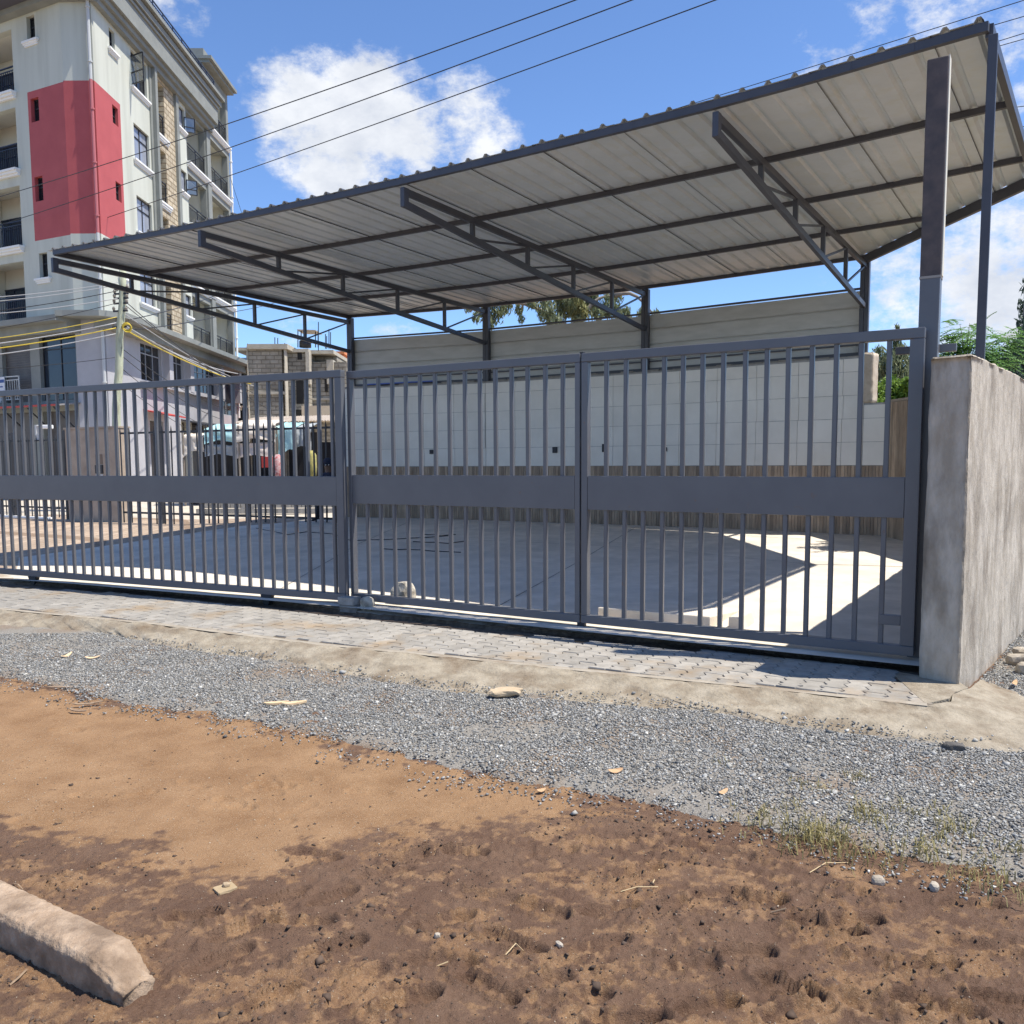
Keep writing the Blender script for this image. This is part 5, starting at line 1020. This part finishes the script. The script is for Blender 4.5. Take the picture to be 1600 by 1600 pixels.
# eucalyptus behind the sheet fence
Yt=31; t=thing('eucalyptus_tree',at_y(905,760,Yt),'tall drooping eucalyptus showing between the canopy roof and the sheet fence','tree'); base=at_y(905,760,Yt); base.z=.1; top=at_y(900,440,Yt)
limb(t,'trunk',[base,base.lerp(top,.35)+Vector((.1,0,0)),base.lerp(top,.7),top],.28,.12)
for (a,b) in (((900,520),(765,470)),((765,470),(735,488)),((905,500),(850,455)),((900,510),(960,462)),((960,462),(1020,490)),((850,455),(815,482)),((905,480),(925,420))): limb(t,'limb',crv(at_y(*a,Yt),at_y(*b,Yt),.35),.09,.03)
cl=clumps([(775,480,17),(757,490,9),(744,495,7),(730,478,7),(765,505,9),(792,476,10),(812,483,7),(815,500,5),(830,470,9),(853,484,15),(862,500,10),(880,478,17),(897,470,16),(905,490,14),(922,476,14),(935,490,10),(950,478,13),(963,488,9),(978,492,10),(1005,494,10),(1025,497,8),(720,470,6),(840,455,14),(880,450,22),(920,445,22),(960,455,16),(780,455,14),(870,505,9),(1050,500,5)],Yt,1.0,1.5)
leaves('crown',cl,7200,.26,.055,LEUC,t,.9,seed=5); leaves('seed_cluster',clumps([(903,474,9),(912,488,7),(895,486,6)],Yt-.6,.3,1.7),800,.24,.06,LYEL,t,1.0,seed=6)
# pale drooping eucalyptus and bright shrub seen past the wall end
Yt=27; t=thing('eucalyptus_tree',at_y(1395,760,Yt),'pale drooping eucalyptus behind the bright green shrub by the tall post','tree'); base=at_y(1395,760,Yt); base.z=0; limb(t,'trunk',[base,at_y(1392,640,Yt),at_y(1398,590,Yt)],.14,.05)
leaves('crown',clumps([(1372,565,16),(1390,575,18),(1410,570,16),(1430,580,14),(1365,590,14),(1395,595,18),(1420,600,16),(1402,545,9),(1406,525,6),(1402,512,3),(1398,535,6),(1412,548,7),(1350,585,10)],Yt,.7,1.5),4200,.24,.05,LEUC,t,1.0,seed=9)
Yt=19.5; t=thing('green_shrub',at_y(1405,760,Yt),'dense bright green shrub above the low tiled wall','shrub'); base=at_y(1405,760,Yt); base.z=.0
for dx in (-25,-5,15,30): limb(t,'stem',crv(base,at_y(1405+dx,625,Yt),.1),.06,.03)
leaves('foliage',clumps([(1370,618,20),(1390,608,21),(1412,612,22),(1432,622,20),(1380,640,24),(1405,640,26),(1430,645,24),(1366,600,9),(1392,593,9),(1420,597,10),(1445,610,15),(1460,640,18),(1372,660,22),(1410,670,26)],Yt,.5,.9),9000,.12,.05,LGREEN,t,.1,seed=12)
# feathery tree
Yt=13.5; t=thing('feathery_tree',at_y(1512,760,Yt),'young tree with feathery leaves between the tall post and the slim prop','tree'); base=at_y(1500,760,Yt); base.z=0; hub=at_y(1508,590,Yt); limb(t,'trunk',[base,base.lerp(hub,.5),hub],.07,.04)
rr2=np.random.default_rng(3); tips=[]
for (x,y) in ((1478,520),(1490,540),(1500,545),(1482,558),(1520,516),(1512,528),(1536,522),(1550,535),(1570,525),(1586,520),(1560,545),(1548,558),(1528,548),(1538,575),(1552,588),(1500,575),(1485,590),(1520,590),(1565,560),(1500,508),(1515,505)):
    tips.append(at_y(x,y,Yt+random.uniform(-.5,.5)))
V=[];F=[];bm_=MB()
for tp_ in tips:
    limb(t,'twig',crv(hub,tp_,.12,5),.010,.003)
    for q in range(20):
        o0=hub.lerp(tp_,random.uniform(.5,1.05))+Vector((random.gauss(0,.09),random.gauss(0,.14),random.gauss(0,.07))); dr=Vector((random.uniform(-1,1)+(tp_-hub).x*1.2,random.uniform(-.6,.6),random.uniform(-.25,.35))).normalized(); ln=random.uniform(.22,.38); sd=dr.cross(Vector((random.uniform(-.3,.3),random.uniform(-.5,.2),1))).normalized()
        for k in range(9):
            s_=k/8; c=o0+dr*ln*s_+Vector((0,0,-.10*s_*s_)); 
            for sg in (-1,1):
                l=.085*(1-.5*abs(s_-.4)); a_=c; e_=c+sd*sg*l+dr*l*.45+Vector((0,0,-.012)); md=(a_+e_)/2; w_=dr*.017; n0=len(V); V+=[a_[:],(md+w_)[:],e_[:],(md-w_)[:]]; F.append((n0,n0+1,n0+2,n0+3))
npmesh('crown',V,F,LPIN,t)
# dark tree at the right margin
Yt=21; t=thing('dark_tree',at_y(1600,760,Yt),'dark blue green drooping tree at the right margin above the concrete wall','tree'); base=at_y(1602,760,Yt); base.z=0; limb(t,'trunk',[base,at_y(1603,560,Yt),at_y(1606,430,Yt)],.18,.05)
leaves('crown',clumps([(1598,505,9),(1605,480,14),(1612,450,16),(1597,520,8),(1590,545,12),(1580,560,13),(1570,575,14),(1560,588,14),(1595,570,20),(1585,595,18),(1600,540,18),(1545,596,10),(1620,520,26),(1625,570,30),(1600,600,22),(1560,605,14)],Yt,.8,1.5),4600,.16,.045,LDARK,t,.9,seed=21)
Yt=14; t=thing('low_bush',at_y(1600,760,Yt),'small yellowish green bush peeping over the concrete wall at the right edge','shrub'); base=at_y(1600,760,Yt); base.z=0; limb(t,'stem',[base,at_y(1600,640,Yt)],.04,.02); leaves('foliage',clumps([(1592,604,9),(1605,600,12),(1585,612,9),(1610,620,18),(1595,635,16)],Yt,.3,.8),1500,.08,.04,leafmat('leaf_olive',(.17,.19,.05)),t,.1,seed=30)
# ================================================================ STONES, BLOCKS AND LITTER
def rock(name,c,sx,sy,sz,m,label,cat,group=None,rot=0,seed=0,sub=3,box=False):
    bm=bmesh.new()
    if box:
        bmesh.ops.create_cube(bm,size=2); bmesh.ops.bevel(bm,geom=bm.edges[:],offset=.09,segments=2,affect='EDGES'); bmesh.ops.subdivide_edges(bm,edges=bm.edges[:],cuts=3,use_grid_fill=True)
    else: bmesh.ops.create_icosphere(bm,subdivisions=sub,radius=1)
    C=np.array([v.co[:] for v in bm.verts]); k=(fbm(C[:,0]*1.7+seed+C[:,2],C[:,1]*1.7+C[:,2]*.7,4,seed)-.5); k2=fbm(C[:,0]*6+C[:,2]*3,C[:,1]*6-C[:,2]*4,3,seed+3)-.5
    for v,a,b in zip(bm.verts,k,k2):
        p=v.co
        if not box: p=Vector([math.copysign(abs(q)**.72,q) for q in p])
        p=p*(1+(a*.55+b*.12)*(.25 if box else 1)); v.co=Vector((p.x*sx,p.y*sy,p.z*sz))
    me=bpy.data.meshes.new(name); bm.to_mesh(me); bm.free(); me.materials.append(m); me.polygons.foreach_set('use_smooth',[box and False]*len(me.polygons))
    o=bpy.data.objects.new(name,me); COL.objects.link(o); o.location=c; o.rotation_euler=(0,0,rot); ORG[o]=Vector(c); return setp(o,label,cat,group)
gr=math.atan2(dR_.y,dR_.x)
c=at_z(548,956,.0); c.y+=.03; rock('concrete_block',(c.x,c.y+.02,.035),.115,.075,.042,mat('block_dark',(.14,.135,.125),(.22,.21,.195),14,.95,.6,60),'lower dark concrete block of the pair stacked under the gate joint','concrete block','blocks under the gate joint',gr+.15,2,box=True)
rock('concrete_block',(c.x-.02,c.y+.02,.119),.112,.07,.042,BLKC,'upper grey concrete block of the pair stacked under the gate joint','concrete block','blocks under the gate joint',gr+.05,5,box=True)
c=at_z(571,957,.02); rock('stone',(c.x,c.y+.15,.09),.075,.06,.08,ROCK,'pale rough stone just right of the stacked concrete blocks','stone','stones by the gate',.4,7)
c=at_z(628,952,.02); rock('stone',(c.x,c.y+.12,.155),.14,.10,.165,ROCK,'large squarish rough stone propped under the middle gate leaf','stone','stones by the gate',gr,11)
g_=hgt
for i,(px,py,s_,l) in enumerate(((1372,1375,.026,'pale stone on the brown dirt, left of the two near the grass'),(1460,1384,.025,'pale flat stone on the brown dirt, right of the two near the grass'))):
    p=at_z(px,py,-.09); rock('stone',(p.x,p.y,g_(p.x,p.y)+s_*.45),s_*1.1,s_*.8,s_*.75,WROCK,l,'stone','stones on the dirt',i,20+i,2)
p=at_z(683,1464,-.1); rock('stone',(p.x,p.y,g_(p.x,p.y)+.006),.012,.010,.012,WROCK,'tiny cream stone in the middle of the mud','stone','stones on the dirt',.2,31,2)
p=at_z(874,1475,-.1); rock('stone',(p.x,p.y,g_(p.x,p.y)+.005),.009,.018,.010,WROCK,'tiny sliver of pale stone on the sand right of the mud','stone','stones on the dirt',.6,32,2)
p=at_z(790,1082,-.05); rock('stone',(p.x,p.y,-.045),.12,.06,.03,mat('tan_stone',(.42,.31,.19),(.52,.41,.28),9,.9,.6,30),'flat tan stone lying on the apron edge by the gravel','stone',None,.2,33,3)
p=at_z(1490,1170,-.085); rock('stone',(p.x,p.y,-.075),.06,.035,.03,mat('dark_stone',(.06,.055,.05),(.11,.10,.09),12,.9,.6,30),'dark lump of stone at the gravel edge below the wall','stone',None,-.2,35,3)
for i,(px,py,s_,l) in enumerate(((1590,1033,.10,'left one'),(1602,1046,.09,'nearest one'),(1610,1028,.12,'large middle one'),(1596,1020,.07,'smallest one at the back'),(1622,1040,.12,'one farthest right'))):
    p=at_z(px,py,-.06); rock('rubble_stone',(p.x,p.y,-.05),s_,s_*.7,s_*.6,WROCK,'white rubble stone by the right wall, '+l+' of the small heap','stone','white rubble beside the right wall',i,40+i,2)
p=at_z(352,1386,-.1); o=rock('flat_stone',(p.x,p.y,g_(p.x,p.y)+.005),.04,.034,.005,mat('tan_slab',(.33,.245,.14),(.40,.30,.18),9,.9),'small flat tan piece lying on the dirt with a pebble on it','stone',None,.7,50,3,box=True); rock('pebble',(p.x,p.y+.01,g_(p.x,p.y)+.014),.016,.014,.011,mat('pebble_tan',(.36,.27,.17),None,rough=.9),'round pebble resting on the small flat tan piece','stone',None,.2,51,2)
# precast kerb stone lying in the near left corner
ks=[at_z(187,1578,-.1),at_z(0,1478,-.1)]; kd_=(ks[1]-ks[0]).normalized(); kn=Vector((-kd_.y,kd_.x,0)); kn=kn if kn.y>0 else -kn
def kerbstone():
    bm=bmesh.new(); H_=.122; w0=.165; prof=lambda u:(0 if u>0 else 0)
    nu_,ring=46,[]
    for i in range(nu_):
        u=-.0+1.5*i/(nu_-1)
        ch=max(0,1-u/.16); top=H_-.075*ch; back=w0-.035*ch; fr=.0+.012*ch
        sec=[(fr,-.06),(fr,.02),(fr,top*.45),(fr+.002,top*.8),(fr+.014,top-.006),(fr+.03,top),(w0*.5,top+.004),(back-.03,top),(back-.008,top-.012),(back,top*.6),(back,.0),(back,-.06)]
        ring.append([bm.verts.new(ks[0]+kd_*u+kn*a+Vector((0,0,-.0+b))) for a,b in sec])
    for A,B in zip(ring[:-1],ring[1:]):
        for j in range(len(A)-1): bm.faces.new((A[j],A[j+1],B[j+1],B[j]))
    bm.faces.new(ring[0]); bm.faces.new(list(reversed(ring[-1]))); bmesh.ops.subdivide_edges(bm,edges=bm.edges[:],cuts=3,use_grid_fill=True); bmesh.ops.recalc_face_normals(bm,faces=bm.faces); bm.normal_update()
    vs=list(bm.verts); C=np.array([v.co[:] for v in vs]); a=(fbm(C[:,0]*9,C[:,1]*9+C[:,2]*8,4,2)-.5)*.007+(fbm(C[:,0]*48+C[:,2]*30,C[:,1]*48,3,6)-.5)*.008
    ends=np.clip(1-((C-np.array(ks[0][:]))@np.array(kd_[:]))/.22,0,1); a+= (fbm(C[:,0]*60+C[:,2]*45,C[:,1]*60+C[:,2]*20,3,9)-.5)*.030*ends
    for v,k in zip(vs,a): v.co+=v.normal*float(k)
    me=bpy.data.meshes.new('kerb_stone'); bm.to_mesh(me); bm.free(); me.materials.append(mat('kerb_stone_concrete',(.31,.215,.14),(.43,.32,.225),16,.95,1.,60,c3=(.19,.13,.085),s3=6,lo3=.45,hi3=.65,bdist=.009)); me.polygons.foreach_set('use_smooth',[True]*len(me.polygons)); o=bpy.data.objects.new('kerb_stone',me); COL.objects.link(o); lab(o,'weathered concrete kerb stone lying on the dirt in the near left corner','kerb stone')
kerbstone()
def chip(name,px,py,z,L,w,th,rot,m,label,cat,group=None,curl=.25):
    p=at_z(px,py,z); m_=MB(); n=9; V=[];F=[]
    for i in range(n):
        t=i/(n-1)-.5; ww=w*(1-(2*abs(t))**2.2*.8)*random.uniform(.85,1.1); zz=curl*L*(t*t)*2+.004
        x,y=t*L,.12*L*math.sin(t*3); c_,s_=math.cos(rot),math.sin(rot)
        for sy,dz in ((-1,0),(1,curl*w*.6),(1,curl*w*.6+th),(-1,th)): V.append((p.x+c_*x-s_*(y+sy*ww/2),p.y+s_*x+c_*(y+sy*ww/2),z+zz+dz))
    for i in range(n-1):
        for k in range(4): F.append((i*4+k,i*4+(k+1)%4,(i+1)*4+(k+1)%4,(i+1)*4+k))
    F+=[(0,1,2,3),((n-1)*4+3,(n-1)*4+2,(n-1)*4+1,(n-1)*4)]
    m_.add(V,F); o=m_.build(name,m,None); return lab(o,label,cat,group)
GG='wood and leaf litter on the ground'
chip('wood_piece',432,1101,-.09,.17,.05,.014,-.05,WOODC,'orange tan splinter of wood on the gravel, left half of the broken pair','wood piece',GG,.05); chip('wood_piece',460,1101,-.088,.17,.05,.014,.12,WOODC,'orange tan splinter of wood on the gravel, right half of the broken pair','wood piece',GG,.05)
chip('dry_leaf',962,1207,-.085,.085,.045,.003,.05,LEAFD,'reddish brown dry leaf alone on the grey gravel','leaf',GG); chip('dry_leaf',846,1237,-.09,.055,.03,.003,.3,LEAFD,'small brown leaf at the edge of gravel and dirt','leaf',GG); chip('dry_leaf',1130,1240,-.085,.08,.03,.003,.5,LEAFD,'pale dry leaf on gravel beside the straw stalk','leaf',GG)
chip('dry_leaf',145,1029,-.085,.12,.035,.003,.2,WOODC,'cream dry leaf on the gravel at the far left','leaf',GG); chip('dry_leaf',104,1026,-.085,.15,.035,.003,1.2,WOODC,'narrow yellow leaf on the gravel at the far left','leaf',GG); chip('dry_leaf',1585,1070,-.07,.14,.04,.003,.6,LEAFD,'dark curled leaf on the gravel right of the wall','leaf',GG)
chip('bark_strip',92,1075,-.095,.25,.025,.006,-.4,TWIG,'straight dark strip of bark at the gravel edge','bark',GG,.02); chip('bark_strip',138,1101,-.095,.19,.03,.006,.15,TWIG,'dark curled strip of bark, upper of two on the dirt','bark',GG,.1); chip('bark_strip',122,1112,-.095,.15,.03,.006,-.6,TWIG,'dark curled strip of bark, lower of two on the dirt','bark',GG,.1)
def stalk(pts,r,m,label,name='straw_stalk'):
    P=[at_z(x,y,-.1) for x,y in pts]; P=[Vector((p.x,p.y,g_(p.x,p.y)+.006+.008*(i%2))) for i,p in enumerate(P)]; mb=MB(); mb.tube(P,r,5); lab(mb.build(name,m),label,'stalk',GG)
stalk([(970,1396),(995,1392),(1028,1388)],.0019,STRAW,'pale straw stalk on the mud pointing at a small stone'); stalk([(790,1494),(806,1484),(818,1476)],.0019,STRAW,'pale straw stalk slanting on the mud in the middle'); stalk([(1265,1365),(1290,1352),(1325,1346)],.0019,STRAW,'forked pale stalk on the dirt below the grass'); stalk([(1115,1236),(1118,1222)],.003,STRAW,'short pale stalk standing in the gravel'); stalk([(1330,1296),(1375,1302)],.004,TWIG,'dark thin twig lying among the dry grass','twig'); stalk([(1110,1260),(1135,1270)],.004,TWIG,'dark twig on the gravel left of the grass','twig'); stalk([(1120,1282),(1165,1274)],.0019,STRAW,'pale stalk lying at the left end of the grass'); stalk([(20,1378),(28,1383),(36,1386)],.003,TWIG,'short dark twig on the dirt behind the kerb stone','twig'); stalk([(1020,1380),(1030,1352)],.0025,STRAW,'short straw stalk on the sand'); stalk([(680,1500),(700,1499)],.0025,STRAW,'tiny straw stalk in the mud'); stalk([(1205,1430),(1228,1433)],.0035,TWIG,'small dark twig on the sand right of the mud','twig'); stalk([(15,1540),(30,1530),(42,1518)],.004,TWIG,'dark twig in front of the kerb stone','twig')
# grass tufts, dry and green
V=[];F=[]
for (px,py,nb_,h_,sp) in ((1285,1310,90,.08,.12),(1300,1316,80,.07,.14),(1262,1300,60,.07,.08),(1215,1296,40,.06,.12),(1160,1280,40,.05,.16),(1200,1275,40,.05,.08),(1350,1270,60,.07,.07),(1370,1288,50,.07,.09),(1490,1300,80,.07,.10),(1440,1332,80,.06,.09),(1470,1318,40,.05,.09),(1340,1216,40,.05,.06),(1282,1236,26,.05,.06),(1250,1228,20,.04,.05),(1415,1268,40,.05,.07),(1475,1270,30,.05,.08),(1520,1372,60,.05,.12),(1560,1378,50,.05,.12),(1240,1262,30,.05,.07),(1128,1194,14,.04,.05),(1580,1330,30,.05,.08),(1545,1345,26,.05,.08),(1395,1345,40,.05,.12),(1330,1330,50,.05,.14),(1240,1322,50,.05,.12)):
    p0=at_z(px,py,-.09)
    for k in range(nb_):
        q=p0+Vector((random.gauss(0,sp*.55),random.gauss(0,sp*.7),0)); a_=random.uniform(0,6.28); ln=h_*random.uniform(.5,1.2); lean=Vector((math.cos(a_),math.sin(a_),0))*ln*random.uniform(.3,1.1); w_=Vector((-math.sin(a_),math.cos(a_),0))*random.uniform(.0018,.0034); up=Vector((0,0,ln)); b0=q+Vector((0,0,-.01)); m1=q+up*.6+lean*.4; e1=q+up*.75+lean; n0=len(V); V+=[(b0-w_)[:],(b0+w_)[:],(m1+w_*.8)[:],(m1-w_*.8)[:],e1[:]]; F+=[(n0,n0+1,n0+2,n0+3),(n0+3,n0+2,n0+4,n0+4)]
F=[f for f in F]; quads=[f for f in F if len(set(f))==4]; tris=[f[:3] for f in F if len(set(f))==3]
me=bpy.data.meshes.new('grass'); me.from_pydata(V,[],quads+tris); me.materials.append(GRASSM); o=bpy.data.objects.new('grass',me); COL.objects.link(o); setp(o,'sparse dry and green grass tufts where gravel meets dirt',kind='stuff')
# raised edge of the slab and the kerb stub just inside the gate
def on(p,z): return Vector((p.x,p.y,z))
a=at_z(930,971,.06); b=at_z(1108,986,.06); a+=GN*.06; b+=GN*.02
m=MB(); h_=.135; c1=b+GN*1.0; c0_=a+GN*1.0
m.hexa([on(a,.0),on(b,.0),on(c1,.0),on(c0_,.0),on(a,.06+h_),on(b,.06+h_),on(c1,zf(c1)+.006),on(c0_,zf(c0_)+.006)]); setp(m.build('slab_step',SLAB,bevel=.01),'raised front edge of the concrete slab behind the gate',kind='structure')
c=at_z(1136,986,.07)+GN*.03; d=GD; m=MB(); m.hexa([on(c,.03),on(c+d*.14,.03),on(c+d*.14+GN*.45,.05),on(c+GN*.45,.05),on(c+Vector((0,.0,0)),.20),on(c+d*.10+GN*.02,.20),on(c+d*.10+GN*.42,.20),on(c+GN*.43,.20)]); o=m.build('kerb_stub',SLAB,bevel=.012); lab(o,'short concrete kerb stub just inside the right gate leaf','kerb stub')
# dark cables and scraps on the slab
for i,(pts,l) in enumerate((([(400,826),(450,836),(478,832),(520,835),(548,846),(640,842),(700,838)],'long loose black cable lying on the slab near the person'),([(600,858),(660,861),(720,864)],'dark cable scrap on the slab in the middle'),([(660,835),(690,838),(712,836)],'tangled dark cable scrap on the slab by the rear wall'),([(645,847),(700,850),(730,846)],'thin dark cable scrap on the slab right of the person'))):
    P=[fz(x,y)+Vector((0,0,.012)) for x,y in pts]; Q=[]
    for a,b in zip(P[:-1],P[1:]):
        for t in (0,.33,.66): Q.append(a.lerp(b,t)+Vector((0,random.uniform(-.08,.08),0)))
    mb=MB(); mb.tube(Q+[P[-1]],.008,5); lab(mb.build('loose_cable',mat('dusty_cable',(.06,.06,.062),None,rough=.8) if 'dusty_cable' not in bpy.data.materials else bpy.data.materials['dusty_cable']),l,'cable','loose cables on the slab')
